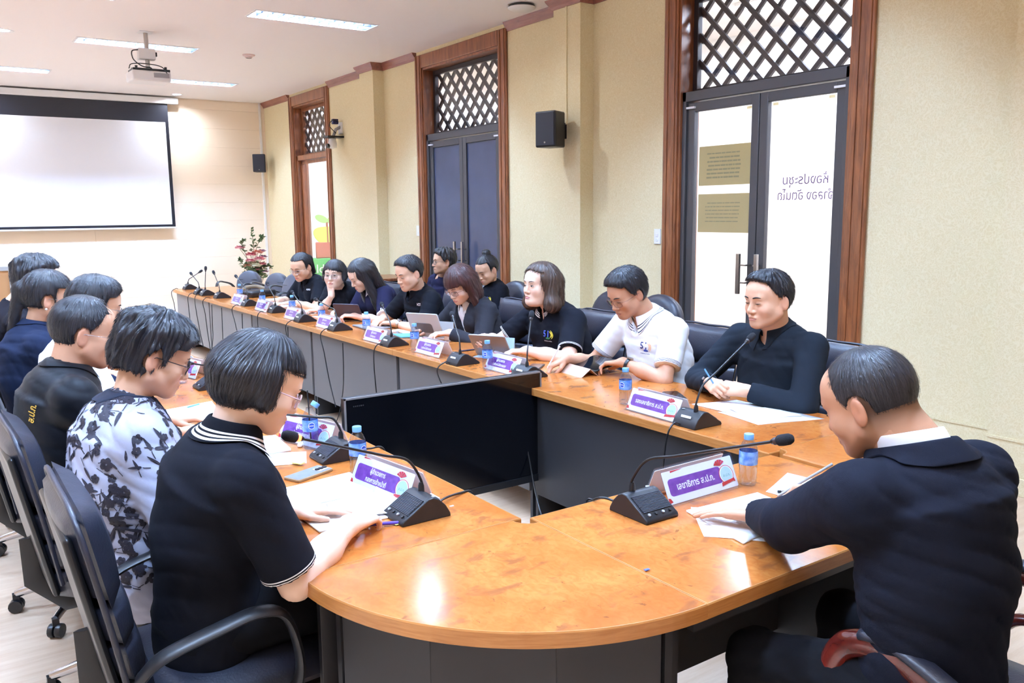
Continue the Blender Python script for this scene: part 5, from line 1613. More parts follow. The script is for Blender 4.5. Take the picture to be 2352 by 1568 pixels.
def sign(x, y, deg, lines, label, z=TZ):
    """reads from local -y"""
    r = empty('name_sign', (x, y, z), math.radians(deg), label, 'name sign', 'purple name signs on the tables'); r.scale = (1.32, 1, 1)
    tilt = math.radians(24)
    A = Matrix.Translation((0, -.052, .003)) @ Matrix.Rotation(PI/2-tilt, 4, 'X')
    Bm = Matrix.Rotation(PI, 4, 'Z') @ A
    sign_face(r, A, lines); sign_face(r, Bm, lines)
    b = MB()
    for m_ in (A, Bm): b.prism(rrect(-.120, -.001, .120, .106, .004), .0032, .0047, 0, m_)
    b.build('acrylic_stand', M_ACRYL, r)
    b = MB(); 
    for s in (-1, 1): b.box((-.120, s*.054-.012, 0), (.120, s*.054+.012, .0025))
    b.build('acrylic_foot', M_ACRYL, r)
    return r
D2 = ('ผู้อำนวยการ', .021, .060)
sign(1.91, 1.777, 1, [('เลขาธิการ ส.ป.ก.', .027, .125)], 'purple name sign with one line of lettering before the man in the black suit')
sign(2.55, 2.575, -92, [('รองเลขาธิการ ส.ป.ก.', .025, .135)], 'purple name sign with one line of lettering before the man in the dark shirt')
sign(1.150, 2.345, -82, [('ผู้อำนวยการ', .021, .062), ('กองการเจ้าหน้าที่', .021, .085)], 'purple name sign with two lines beside the glowing microphone')
sign(1.175, 3.05, -75, [D2, ('กลุ่มตรวจสอบภายใน', .019, .09)], 'purple name sign seen edge-on behind the opened water bottle')
SG = [(2.60, 3.80, 'ศูนย์เทคโนโลยีสารสนเทศ', 'behind the television, beside the bottle of the white polo man'), (2.565, 4.56, 'ศูนย์เทคโนโลยีสารสนเทศ', 'in front of the propped grey tablet'), (2.535, 5.26, 'สำนักกฎหมาย', 'in front of the woman in the grey blazer'),
      (2.545, 6.15, 'สำนักวิชาการ', 'in front of the man with cropped hair'), (2.545, 6.86, 'กองคลัง', 'in front of the long-haired woman'), (2.55, 7.64, 'กองแผนงาน', 'in front of the woman with her chin on her fist'), (2.55, 8.37, 'กองกลาง', 'farthest along the right table row')]
for x, y, t2, lab in SG: sign(x, y, -90, [D2, (t2, .019, .098 if len(t2) > 14 else .060)], 'purple two-line name sign '+lab)
sign(1.17, 4.80, -80, [D2, ('กลุ่มพัฒนาระบบ', .019, .08)], 'purple two-line name sign beside the floral-blouse woman\'s spectacles')
sign(1.17, 6.6, -80, [D2, ('สำนักบริหาร', .019, .08)], 'purple two-line name sign behind the raised sheet of paper')

# ------------------------------------------------------------------ water bottles
M_PET = thin_glass('bottle_plastic', (236, 240, 248), .04, 1.6); M_CAP = mat('bottle_cap', (120, 176, 232), .4)
def label_mat():
    s = NT('bottle_label'); q = s.noise(40, 3); r = s.ramp(q.outputs['Fac'], [(.4, lin((72, 120, 208))), (.7, lin((150, 190, 238)))])
    s.l(r.outputs[0], s.b.inputs['Base Color']); s.b.inputs['Roughness'].default_value = .25; return s.m
M_LAB = label_mat(); M_LABB = mat('label_blue', (40, 84, 190), .3)
def bottle_proto():
    r = empty('water_bottle')
    pr = [(.0, .004), (.018, .001), (.026, .004), (.0285, .012), (.0275, .020), (.0288, .028), (.0275, .036), (.0288, .046), (.0275, .055), (.0290, .064), (.0280, .070), (.0285, .115), (.0270, .125), (.020, .140), (.0135, .149), (.0128, .158), (.0, .158)]
    MB().lathe(pr, 24).build('bottle_body', M_PET, r, smooth=60)
    MB().lathe([(.0290, .071), (.0293, .073), (.0293, .112), (.0288, .114)], 24, cap=False).build('label', M_LAB, r, smooth=60)
    MB().lathe([(.0150, .150), (.0155, .152), (.0155, .166), (.0145, .168), (.0, .168)], 20).build('cap', M_CAP, r, smooth=40)
    l = r.children[1] if r.children[1].name.startswith('label') else [c for c in r.children if c.name.startswith('label')][0]
    R = .0298; P = []; n = 17
    b = MB(); pts = [(.0125*math.cos(t), .0125*math.sin(t)) for t in np.linspace(0, 2*PI, n)[:-1]]
    for dz, rad, rr, mi in ((0, .0296, 1.0, 0), (0, .0299, .86, 1)):
        vs = [(rad*math.sin(a*rr/rad), -rad*math.cos(a*rr/rad), .094+c*rr) for a, c in pts]; vs.append((0, -rad, .094))
        b.add(vs, [(i, (i+1) % (n-1), n-1) for i in range(n-1)], mi)
    b.build('round_emblem', [M_SWHITE, M_LABB], l)
    me = text_mesh('CRYSTAL', .006, .020, .0002).copy(); me.materials.clear(); me.materials.append(M_SWHITE)
    for v in me.vertices:
        a, c = v.co.x, v.co.y; v.co = (.0302*math.sin(a/.0302), -.0302*math.cos(a/.0302), .094+c)
    o = bpy.data.objects.new('lettering', me); COL.objects.link(o); o.parent = l
    return r
bp = bottle_proto()
BOT = [(2.10, 1.72, 60, 'before the man in the black suit'), (1.142, 2.566, 20, 'beside the name sign at the near left corner'), (1.135, 2.971, -10, 'opened, its blue cap tilted, left of the television'), (2.567, 2.808, -75, 'left of the dark shirted man\'s name sign'),
       (2.532, 3.898, -60, 'left of the name sign behind the television'), (2.562, 4.802, -60, 'left of the name sign before the grey tablet'), (2.60, 5.60, -60, 'before the woman in the grey blazer'), (2.574, 6.37, -60, 'before the man with cropped hair'),
       (2.64, 7.20, -60, 'before the long-haired woman'), (2.62, 7.93, -60, 'before the woman with her chin on her fist'), (2.66, 8.75, -60, 'farthest along the right row'), (1.062, 4.58, -20, 'beside the floral-blouse woman\'s spectacles')]
for i, (x, y, a, lab) in enumerate(BOT):
    o = bp if i == 0 else copy_tree(bp)
    o.location = (x, y, TZ); o.rotation_euler = (0, 0, math.radians(a)); tag(o, 'clear plastic water bottle '+lab, 'bottle', 'blue-capped water bottles')
    if i == 2:
        for c in o.children:
            if c.name.startswith('cap'): c.matrix_local = Matrix.Translation((.018, 0, .162)) @ Matrix.Rotation(math.radians(38), 4, 'Y') @ Matrix.Translation((0, 0, -.152))
        MB().tube([(0.0, -.004, .03), (-.004, -.006, .19), (-.006, -.008, .225)], .0028, 8).build('drinking_straw', M_BLACKM, o, smooth=60)
tag(MB().lathe([(.0, .0), (.009, .002), (.011, .008), (.008, .014), (0, .016)], 14).build('paper_ball', M_SWHITE, None, (1.109, 3.015, TZ), smooth=60), 'tiny white ball on the table left of the opened bottle', 'ball')

# ------------------------------------------------------------------ papers, phones, tablets
M_PAPER = mat('paper', (250, 250, 252), .7); M_PRINT = mat('print_grey', (150, 152, 182), .7); M_TAB = mat('index_tab', (224, 226, 120), .6); M_PINK = mat('folder_pink', (214, 120, 116), .6)
def sheet(name, label, cat, corners, z=TZ, th=.002, m=None, group=None, curl=0.0, lines=0, par=None):
    """paper with four scene corners, CCW, curl lifts the last corner"""
    c = [np.array(p, float) for p in corners]; n = 8; vs = []
    for j in range(n+1):
        for i in range(n+1):
            u, v = i/n, j/n
            p = (c[0]*(1-u)*(1-v)+c[1]*u*(1-v)+c[2]*u*v+c[3]*(1-u)*v)
            vs.append((p[0], p[1], curl*(v**3)*((1-u)**2)+.0008*math.sin(5*u+3*v)))
    fs = [(j*(n+1)+i, j*(n+1)+i+1, (j+1)*(n+1)+i+1, (j+1)*(n+1)+i) for j in range(n) for i in range(n)]
    ctr = sum(c)/4
    b = MB().add([(x-ctr[0], y-ctr[1], zz+.0005) for x, y, zz in vs], fs)
    o = b.build(name, m or M_PAPER, par, (ctr[0], ctr[1], z), smooth=60)
    md = o.modifiers.new('thickness', 'SOLIDIFY'); md.thickness = th; md.offset = 1
    if label: tag(o, label, cat, group)
    if lines:
        l = MB(); rr = random.Random(len(name)+lines)
        for k in range(lines):
            v = .12+.76*k/max(1, lines-1); u = .10
            ue = .9 if rr.random() > .2 else .6
            for a_, e_ in ((u, ue),):
                q = []
                for uu, vv in ((a_, v), (e_, v), (e_, v+.012), (a_, v+.012)):
                    p = c[0]*(1-uu)*(1-vv)+c[1]*uu*(1-vv)+c[2]*uu*vv+c[3]*(1-uu)*vv; q.append((p[0]-ctr[0], p[1]-ctr[1], th+.0018))
                l.add(q, [(0, 1, 2, 3)])
        l.build('printed_lines', M_PRINT, o)['kind'] = 'stuff'
    return o
PG = 'sheets of paper on the tables'
o = sheet('document', 'thick white document under the suited man\'s left hand', 'paper', [(1.70, 1.40), (2.02, 1.44), (2.05, 1.64), (1.76, 1.66)], th=.006, group=PG)
sheet('document', 'loose white sheet sticking out left under the suited man\'s document', 'paper', [(1.66, 1.50), (1.80, 1.34), (1.98, 1.50), (1.80, 1.68)], th=.0012, group=PG, z=TZ-.0003)
sheet('clear_folder', 'clear plastic folder with notes by the suited man\'s writing hand', 'folder', [(2.10, 1.45), (2.33, 1.50), (2.30, 1.72), (2.09, 1.64)], th=.001, m=mat('folder_clear', (226, 226, 230), .15))
sheet('document', 'small white notes on the clear folder by the suited man\'s pen', 'paper', [(2.14, 1.49), (2.30, 1.53), (2.28, 1.69), (2.13, 1.63)], z=TZ+.002, th=.0015, group=PG)
o = sheet('document', 'open white booklet in front of the bobbed woman, page nearest the phone', 'paper', [(.83, 2.36), (1.12, 2.36), (1.115, 2.58), (.856, 2.55)], th=.010, group=PG)
o = sheet('document', 'white page with yellow tabs being turned by the bobbed woman', 'paper', [(.83, 2.14), (1.07, 2.13), (1.12, 2.355), (.83, 2.355)], th=.006, group=PG)
for p in ((1.062, 2.135), (1.09, 2.16)): MB().box((p[0]-.7+.28-.58, p[1]-2.305-.012, .003), (p[0]-.7+.28-.52, p[1]-2.305+.004, .0045)).build('index_tab', M_TAB, o)
sheet('turned_page', 'lifted page corner beside the near left microphone', 'paper', [(.98, 2.16), (1.10, 2.12), (1.165, 2.22), (1.08, 2.30)], z=TZ+.012, th=.0008, curl=.03, group=PG, lines=5)
sheet('folder', 'pink folder edge under the bobbed woman\'s booklet', 'folder', [(.80, 2.30), (.86, 2.26), (.90, 2.50), (.84, 2.52)], th=.003, m=M_PINK, z=TZ-.0004)
sheet('document', 'white printed sheet with yellow tabs beyond the phone', 'paper', [(.86, 2.86), (1.05, 2.80), (1.10, 2.93), (.95, 3.02)], th=.003, group=PG, lines=8)
sheet('document', 'thick curled white document in front of the floral-blouse woman', 'paper', [(.84, 2.98), (1.06, 2.98), (1.08, 3.20), (.86, 3.24)], th=.012, group=PG, curl=.03)
for x, y in ((1.02, 2.80), (1.09, 3.10)): tag(MB().box((-.012, -.02, 0), (.012, .02, .003)).build('sticky_tabs', M_TAB, None, (x, y, TZ+(.006 if y < 3 else .02)), .5), 'yellow sticky tabs on the %s document left of the television' % ('printed' if y < 3 else 'curled'), 'tab', 'yellow sticky tabs')
sheet('document', 'white sheets before the balding man', 'paper', [(.76, 3.66), (1.02, 3.70), (1.06, 4.02), (.78, 3.96)], th=.004, group=PG)
sheet('document', 'white sheets with a folder under the dark shirted man\'s clasped hands', 'paper', [(2.80, 2.24), (3.02, 2.20), (3.02, 2.55), (2.80, 2.62)], th=.003, group=PG)
sheet('clear_folder', 'clear plastic folder sticking out toward the camera by the dark shirted man', 'folder', [(2.74, 2.20), (3.04, 2.10), (3.04, 2.36), (2.78, 2.45)], th=.001, m=mat('folder_clear', (226, 226, 230), .15), z=TZ-.0004)
sheet('document', 'pink-edged leaflet on the dark shirted man\'s folder', 'paper', [(2.80, 2.30), (3.00, 2.18), (3.02, 2.36), (2.84, 2.46)], z=TZ+.003, th=.0012, curl=.02, group=PG)
sheet('document', 'white sheet by the blazer woman\'s tablet', 'paper', [(2.72, 5.45), (2.92, 5.45), (2.92, 5.72), (2.72, 5.72)], group=PG)
sheet('document', 'white sheets before the long-haired woman', 'paper', [(2.70, 6.55), (2.92, 6.5), (2.95, 6.9), (2.72, 6.95)], group=PG)
sheet('document', 'white sheets before the woman with her chin on her fist', 'paper', [(2.72, 7.1), (2.95, 7.05), (2.95, 7.42), (2.74, 7.45)], group=PG)
sheet('document', 'pile of white sheets before the ponytailed woman', 'paper', [(2.76, 7.75), (3.04, 7.75), (3.04, 8.5), (2.78, 8.55)], th=.02, group=PG)
sheet('green_folder', 'green folder before the long-haired woman', 'folder', [(2.76, 6.58), (2.98, 6.42), (3.04, 6.62), (2.84, 6.78)], z=TZ+.004, th=.012, m=mat('folder_green', (36, 96, 78), .5))
sheet('orange_card', 'orange card beside the woman with her chin on her fist', 'card', [(2.74, 7.02), (2.92, 6.97), (2.93, 7.05), (2.76, 7.09)], th=.002, m=mat('card_orange', (240, 150, 110), .6))
bag = empty('black_bag', (2.95, 9.05, TZ), .3, 'black bag with a tan strap on the table at the far right', 'bag')
MB().box((-.16, -.11, 0), (.16, .11, .07)).build('bag_body', M_BLACKP, bag, bevel=.025, seg=3)
MB().tube(spline([(-.14, .10, .07), (-.05, .13, .095), (.08, .14, .095), (.15, .10, .07)], 6), .012, 8, flat=(1.6, .4)).build('strap', mat('strap_tan', (176, 156, 130), .6), bag, smooth=60)
def phone(x, y, a, label, m_back, w_=.076, l_=.16, cams=False, z=TZ):
    r = empty('smartphone', (x, y, z), math.radians(a), label, 'phone', 'smartphones on the tables')
    MB().prism(rrect(-l_/2, -w_/2, l_/2, w_/2, .010), 0, .009).build('phone_body', M_BLACKM if not cams else mat('phone_case_tan', (150, 120, 84), .4), r, bevel=.002)
    MB().prism(rrect(-l_/2+.004, -w_/2+.004, l_/2-.004, w_/2-.004, .008), .009, .0096).build('back_glass' if cams else 'screen', m_back, r)
    if cams:
        MB().prism(rrect(.025, -.026, .072, .012, .006), .0096, .0112).build('camera_island', mat('phone_grey', (176, 170, 178), .4), r)
        for k in range(3): MB().lathe([(.0, .003), (.0085, .003), (.009, 0)], 14, (.034+k*.016, -.006, .0112)).build('camera_lens', M_BLACKM, r, smooth=40)
    return r
M_SCR = mat('glass_screen', (16, 18, 24), .06, spec=.6)
phone(1.005, 2.665, 22, 'grey patterned smartphone lying face down beside the bottle', mat('phone_pattern', (132, 136, 140), .35, vary=(60, .6)), cams=True)
phone(2.86, 2.79, 60, 'black smartphone beside the dark shirted man\'s hands', M_SCR)
phone(2.79, 3.80, 40, 'smartphone under the white stylus of the white polo man', M_SCR)
phone(2.70, 4.02, 20, 'white-edged smartphone beside the wavy-haired woman\'s tablet', M_SCR, .07, .145)
phone(2.79, 5.50, 80, 'black smartphone beside the blue case', M_SCR)
sheet('blue_case', 'light blue case lying beside the blazer woman\'s sign', 'case', [(2.72, 5.30), (2.83, 5.25), (2.85, 5.42), (2.74, 5.46)], th=.012, m=mat('case_blue', (96, 176, 206), .5))
sheet('notebook', 'grey notebook before the man with cropped hair', 'notebook', [(2.70, 5.85), (2.90, 5.80), (2.93, 6.08), (2.72, 6.12)], th=.012, m=mat('notebook_grey', (120, 114, 112), .5))
def tablet(x, y, deg, tilt, label, case, screen_up=True, w_=.25, h_=.18, z=TZ, lift=0.0):
    """landscape tablet on a folded cover, its screen towards local +y"""
    r = empty('tablet', (x, y, z), math.radians(deg), label, 'tablet', 'tablets on the tables')
    T = Matrix.Translation((0, -.02, lift+.006)) @ Matrix.Rotation(math.radians(tilt), 4, 'X')
    MB().prism(rrect(-w_/2, 0, w_/2, h_, .012), -.008, 0, 0, T).build('tablet_body', case, r, bevel=.002)
    MB().prism(rrect(-w_/2+.006, .006, w_/2-.006, h_-.006, .008), 0, .0008, 0, T).build('screen', M_SCR, r)
    return r, T
M_TG = mat('tablet_grey', (150, 144, 142), .35, metal=.3); M_TBL = mat('cover_pale_blue', (172, 194, 212), .55); M_TBR = mat('cover_tan', (186, 150, 128), .55); M_TGR = mat('cover_grey', (196, 204, 210), .5)
r, T = tablet(2.92, 3.52, -95, 12, 'flat tablet on a tan folded cover under the white polo man\'s hand', M_BLACKM, lift=.022)
b = MB(); b.prism([(-.16, 0), (-.10, .042), (-.098, .040), (-.156, .0)], -.125, .125, 0, Matrix(((0, 0, 1, 0), (1, 0, 0, 0), (0, 1, 0, 0), (0, 0, 0, 1)))); b.prism([(-.10, .042), (-.05, .0), (-.054, 0), (-.102, .039)], -.125, .125, 0, Matrix(((0, 0, 1, 0), (1, 0, 0, 0), (0, 1, 0, 0), (0, 0, 0, 1))))
o = b.build('folded_cover', M_TBR, r); o.location = (0, .05, 0)
r, T = tablet(2.80, 4.24, 118, 52, 'grey tablet propped on a pale blue cover before the wavy-haired woman', M_TG)
b = MB(); b.prism([(.055, 0), (-.05, .0), (-.05, .003), (.03, .003), (.055, .115), (.058, .115)], -.115, .115, 0, Matrix(((0, 0, 1, 0), (1, 0, 0, 0), (0, 1, 0, 0), (0, 0, 0, 1)))); o = b.build('folded_cover', M_TBL, r); o.rotation_euler = (0, 0, PI); o.location = (0, .0, 0)
r, T = tablet(2.88, 5.20, 118, 62, 'tablet in a pale grey cover propped before the woman in the grey blazer', M_TGR, w_=.26, h_=.20)
MB().prism(rrect(-.06, .04, .09, .12, .02), -.010, -.0085, 0, T).build('cover_window', mat('cover_dark', (96, 98, 102), .5), r)
for s in (-1, 1): MB().box((-.13, -.005+(-.0 if s < 0 else -.14), 0), (.13, .0+(.0 if s < 0 else -.135), .10 if s > 0 else .004)).build('cover_flap', M_TGR, r)
r, T = tablet(2.84, 6.42, 125, 58, 'dark tablet held by the long-haired woman', mat('tablet_dark', (66, 60, 74), .4), w_=.24, h_=.17)
def pen(a, e, rad, m, label, tipm=None):
    a = np.array(a, float); e = np.array(e, float); u = nrm(e-a); r = empty('pen', tuple(a), 0, label, 'pen', 'pens and styluses')
    d = e-a; L = np.linalg.norm(d)
    MB().tube([tuple(u*.012), tuple(d)], rad, 10).build('barrel', m, r, smooth=50)
    MB().tube([(0, 0, 0), tuple(u*.012)], [.0006, rad*.9], 8).build('tip', tipm or m, r, smooth=50)
    MB().tube([tuple(d*.93), tuple(d*1.0+u*.002)], rad*1.08, 10).build('end_cap', tipm or m, r, smooth=50)
M_PENP = mat('pen_purple', (74, 52, 168), .35); M_PENW = mat('pen_white', (246, 246, 246), .35); M_PENB = mat('pen_blue', (96, 150, 200), .35); M_PENBK = mat('pen_black', (34, 34, 60), .35)
pen((1.050, 2.065, TZ+.006), (.93, 2.105, TZ+.012), .0052, M_PENP, 'purple pen under the bobbed woman\'s right hand')
pen((.92, 3.92, TZ+.012), (.985, 3.96, TZ+.012), .004, M_PENB, 'light blue pen on the balding man\'s sheets')
pen((2.19, 1.56, TZ+.009), (2.10, 1.60, TZ+.009), .0045, M_STEEL, 'silver pen lying on the suited man\'s notes', M_BLACKM)
pen((2.74, 4.53, TZ+.005), (2.87, 4.53, TZ+.005), .005, M_PENBK, 'dark blue pen lying left of the grey tablet')
tag(MB().box((-.007, -.004, 0), (.007, .004, .001)).build('paper_scrap', mat('scrap_blue', (70, 90, 220), .5), None, (1.383, 1.43, TZ+.0032)), 'tiny blue scrap on the seam of the corner table', 'scrap')
tag(MB().box((-.006, -.003, 0), (.006, .003, .0015)).build('paper_scrap', M_SWHITE, None, (1.235, 2.11, TZ+.0008)), 'tiny white scrap beside the near left microphone cable', 'scrap')

# loose cables on the floor and along the panels
def cable(pts, label, m=M_BLACKM, rad=.004):
    b = MB().tube(spline(pts, 8), rad, 6); tag(b.build('cable', m, smooth=60), label, 'cable', 'loose cables')
cable([(2.42, 3.5, .80), (2.40, 3.42, .66), (2.415, 3.36, .40), (2.38, 3.2, .12), (2.30, 2.9, .006), (2.1, 2.5, .006)], 'black cable hanging from the table beside the television')
for i, y in enumerate((8.9, 8.55, 7.9, 6.7, 5.6)):
    cable([(2.41, y, .68), (2.40, y-.02, .5), (2.405, y+.03, .3), (2.36, y+.06, .10), (2.25, y+.1, .006), (2.1, y+.3, .006)], 'black cable drooping down the grey front panels, %s from the far end' % ('first', 'second', 'third', 'fourth', 'fifth')[i])
cable([(1.42, 5.9, .006), (1.9, 6.4, .006), (2.25, 7.0, .006), (2.33, 8.6, .01), (2.35, 9.9, .01)], 'pale cable along the floor beneath the far front panels', M_GREYP, .008)
tag(MB().box((-.10, -.008, 0), (.10, .008, .004)).build('floor_tape', mat('tape_green', (70, 180, 150), .5), None, (1.72, 2.55, 0), .2), 'strip of green tape on the floor in front of the television', 'tape')

# ------------------------------------------------------------------ flowers
fl = empty('flower_arrangement', (4.25, 13.2, 0), 0, 'tall stand of artificial pink and white flowers in the far corner', 'flowers')
MB().lathe([(.14, 0), (.15, .02), (.06, .05), (.05, .40), (.10, .50), (.14, .58), (.15, .62), (0, .60)], 20).build('pedestal', mat('pedestal_white', (226, 220, 212), .5), fl, smooth=40)
fr_ = random.Random(3)
M_LEAF = mat('leaf_green', (110, 134, 94), .6, vary=(20, .6)); M_STEMF = mat('flower_stem', (104, 96, 64), .7)
cols = [mat('petal_pink', (240, 168, 176), .6), mat('petal_rose', (222, 130, 142), .6), mat('petal_cream', (240, 236, 214), .6), mat('petal_coral', (236, 172, 150), .6), mat('petal_mauve', (200, 164, 188), .6)]
def leafm(b, p, d, L, wd):
    d = nrm(d); s_ = nrm(np.cross(d, V3(.3, .5, 1))); u = np.cross(s_, d); p = np.array(p)
    b.add([tuple(p), tuple(p+d*L*.5+s_*wd), tuple(p+d*L+u*-.01), tuple(p+d*L*.5-s_*wd), tuple(p+d*L*.5+u*.006)], [(0, 1, 4), (1, 2, 4), (2, 3, 4), (3, 0, 4)])
FLW = [((-.02, -.14, .80), 2, .08), ((.06, -.12, .90), 0, .07), ((-.08, -.1, .88), 0, .06), ((-.02, -.05, .84), 2, .075), ((-.04, -.02, .97), 1, .065), ((.07, -.02, 1.00), 3, .07), ((-.20, 0, 1.08), 0, .06), ((.15, .02, 1.02), 4, .05), ((.16, 0, .93), 4, .05), ((.10, -.1, .82), 0, .055), ((-.12, -.08, .80), 3, .05), ((.02, -.12, .74), 1, .05), ((.14, -.05, .70), 4, .06)]
for (p, c, rd) in FLW:
    r = MB().tube(spline([(0, 0, .58), (p[0]*.4, p[1]*.4, .58+(p[2]-.58)*.6), p], 5), .004, 5).build('flower_stem', M_STEMF, fl, smooth=60)
    b = MB(); P = np.array(p); rd *= 1.5
    for ring_, (k_, t0, rr) in enumerate(((6, .25, 1.0), (5, .8, .75), (4, 1.2, .5))):
        for k in range(k_):
            a = 2*PI*k/k_+ring_; d = V3(math.cos(a)*math.cos(t0), math.sin(a)*math.cos(t0)-.2, math.sin(t0)); leafm(b, P, d, rd*rr, rd*.42*rr)
    b.build('flower_head', cols[c], r)
for sp_ in (((-.02, 0, .6), (.0, 0, .95), (.02, 0, 1.14), (-.01, -.01, 1.36)), ((0, 0, .6), (.05, .02, 1.0), (.12, 0, 1.2), (.16, 0, 1.24)), ((0, 0, .6), (-.10, 0, .95), (-.16, 0, 1.12), (-.12, 0, 1.2)), ((0, 0, .6), (-.12, -.05, .75), (-.2, -.05, .88), (-.22, -.05, .9)), ((0, 0, .6), (.1, -.1, .75), (.2, -.08, .8), (.26, -.06, .76))):
    s_ = spline(sp_, 6); o = MB().tube(s_, .004, 5).build('leafy_sprig', M_STEMF, fl, smooth=60); b = MB()
    for q in s_[8:]:
        for k in range(2): leafm(b, q, V3(fr_.uniform(-1, 1), fr_.uniform(-1, 1), fr_.uniform(-.2, 1)), .07, .022)
    b.build('leaves', M_LEAF, o)
b = MB()
for k in range(130): leafm(b, (fr_.uniform(-.14, .14), fr_.uniform(-.14, .1), fr_.uniform(.60, .80)), V3(fr_.uniform(-1, 1), fr_.uniform(-1, .6), fr_.uniform(-.2, .9)), .12, .034)
b.build('foliage', M_LEAF, fl)['kind'] = 'stuff'

# low black cabinet with a wooden top by the wall
cb = empty('side_cabinet', (4.62, 9.35, 0), 0, 'low black cabinet with a wooden top against the wall left of the blue door', 'cabinet')
MB().box((-.20, -.30, .04), (.20, .30, .80)).build('cabinet_body', M_BLACKM, cb, bevel=.004)
MB().box((-.23, -.33, .80), (.23, .33, .83)).build('wooden_top', M_CASE, cb, bevel=.006)
for s in (-1, 1): MB().box((-.212, s*.15-.14, .07), (-.20, s*.15+.14, .78)).build('cabinet_door', M_PAN_D, cb, bevel=.003)
# ------------------------------------------------------------------ the people round the tables
POLO_K = cloth_mat('polo_black', (20, 21, 28), (236, 236, 242), ((.004, .007), (.011, .014)))
POLO_K3 = cloth_mat('collar_black_white', (18, 19, 25), (240, 240, 244), ((.006, .012), (.016, .021), (.025, .029)))
POLO_P = cloth_mat('polo_plain_black', (19, 20, 26))
POLO_W = cloth_mat('polo_white', (240, 240, 246), (34, 40, 78), ((.006, .0085), (.012, .0145), (.018, .0205)), fold=.05)
POLO_WC = cloth_mat('collar_white_navy', (240, 240, 246), (28, 36, 66), ((.000, .004), (.012, .015), (.020, .023)), fold=.15)
POLO_N = cloth_mat('polo_navy', (32, 32, 56), (240, 240, 246), ((-.02, .012),))
SHIRT_K = cloth_mat('shirt_charcoal', (30, 36, 44), fold=.15)
SUIT = cloth_mat('suit_black', (24, 26, 36), fold=.45, weave=700)
BLAZER = cloth_mat('blazer_grey', (46, 46, 52), fold=.4, weave=300)
JACKET = cloth_mat('jacket_black', (17, 18, 23), rough=.5, sheen=.05, fold=.15)
DENIM = cloth_mat('shirt_dark_navy', (32, 40, 62), fold=.15)
KNIT = cloth_mat('top_black', (26, 24, 30), fold=.15)
WHITE_S = cloth_mat('shirt_white', (240, 240, 245), fold=.15)
FLORAL = cloth_mat('blouse_grey', (172, 174, 194), rough=.6, fold=.15)
FLOWER_INK = mat('floral_print', (34, 30, 44), .7)
NAVY_C = cloth_mat('collar_navy', (40, 44, 58), rough=.6)
M_GF = mat('spectacle_frame_dark', (40, 30, 32), .3); M_GP = mat('spectacle_frame_pink', (226, 196, 206), .3); M_GS = mat('spectacle_frame_silver', (200, 200, 206), .2, metal=.9); M_GW = mat('spectacle_frame_white', (238, 232, 236), .3)
M_GBR = mat('spectacle_frame_brown', (120, 72, 60), .3); M_LOGOW = mat('print_white', (236, 236, 240), .6); M_LOGOB = mat('print_blue', (70, 96, 196), .6); M_LOGOY = mat('print_yellow', (226, 206, 72), .6); M_LOGOG = mat('print_green', (50, 130, 84), .6); M_LOGOO = mat('print_orange', (240, 190, 150), .6); M_LOGON = mat('print_navy', (44, 50, 110), .6); M_GOLD = mat('embroidery_gold', (206, 164, 60), .5)

def flat_me(poly):
    me = bpy.data.meshes.new('shape'); n = len(poly); cx = sum(p[0] for p in poly)/n; cy = sum(p[1] for p in poly)/n
    me.from_pydata([(x, y, 0) for x, y in poly]+[(cx, cy, 0)], [], [(i, (i+1) % n, n) for i in range(n)]); return me
def crescent(r0, r1, a0, a1, off):
    me = bpy.data.meshes.new('shape'); n = 12; v = []
    for i in range(n+1):
        a = math.radians(a0+(a1-a0)*i/n); k = math.sin(PI*i/n); v += [(r0*math.cos(a)+off, r0*math.sin(a), 0), ((r0+(r1-r0)*k)*math.cos(a)+off, (r0+(r1-r0)*k)*math.sin(a), 0)]
    me.from_pydata(v, [], [(2*i, 2*i+1, 2*i+3, 2*i+2) for i in range(n)]); return me
def logo51(I, dark, at, d, s=1.0):
    bl = M_LOGOB if dark else M_LOGON; I4 = Matrix.Identity(4)
    S_ = Matrix.Scale(s, 4)
    items = [(text_mesh('51', .052, .040, .0008), bl, S_ @ Matrix.Translation((-.010, .006, 0)), 0), (crescent(.022, .030, -50, 70, .004), M_LOGOY if dark else M_LOGOO, S_, .0003), (crescent(.034, .041, -45, 55, .0), M_LOGOY if dark else M_LOGOO, S_, .0003),
             (flat_me([(-.012, -.020), (.004, -.012), (.022, -.020), (.012, -.026), (-.006, -.026)]), M_LOGOG if dark else M_LOGOB, S_, .0003),
             (text_mesh('สำนักงาน ส.ป.ก.', .009, .058, .0002), M_LOGOW if dark else M_LOGON, S_ @ Matrix.Translation((-.002, -.036, 0)), 0)]
    return decal(I, items, at, d, (0, 0, 1))

def wrist(I, k, m_strap, m_face):
    S, E, Wp, hd, sx = I['arms'][k]; u = nrm(Wp-E); c = Wp-u*.030; n = nrm(np.asarray(hd['n'], float)-u*np.dot(hd['n'], u)); v = np.cross(u, n)
    r = .031
    b = MB(); b.rings([[tuple(c+u*h+(n*math.cos(a)+v*math.sin(a)*1.08)*rr-I['R0']) for a in np.linspace(0, 2*PI, 21)[:-1]] for rr, h in ((r, -.009), (r+.002, -.008), (r+.002, .008), (r, .009))], True, False)
    o = b.build('wristwatch', m_strap, I['root'], smooth=60)
    b = MB(); pc = c+n*(r+.001)-I['R0']
    b.rings([[tuple(pc+n*h+(u*math.cos(a)+v*math.sin(a))*rr) for a in np.linspace(0, 2*PI, 19)[:-1]] for rr, h in ((.018, 0), (.0185, .006), (.016, .008), (.0, .0081))], True, False)
    b.build('dial', m_face, o, smooth=40)
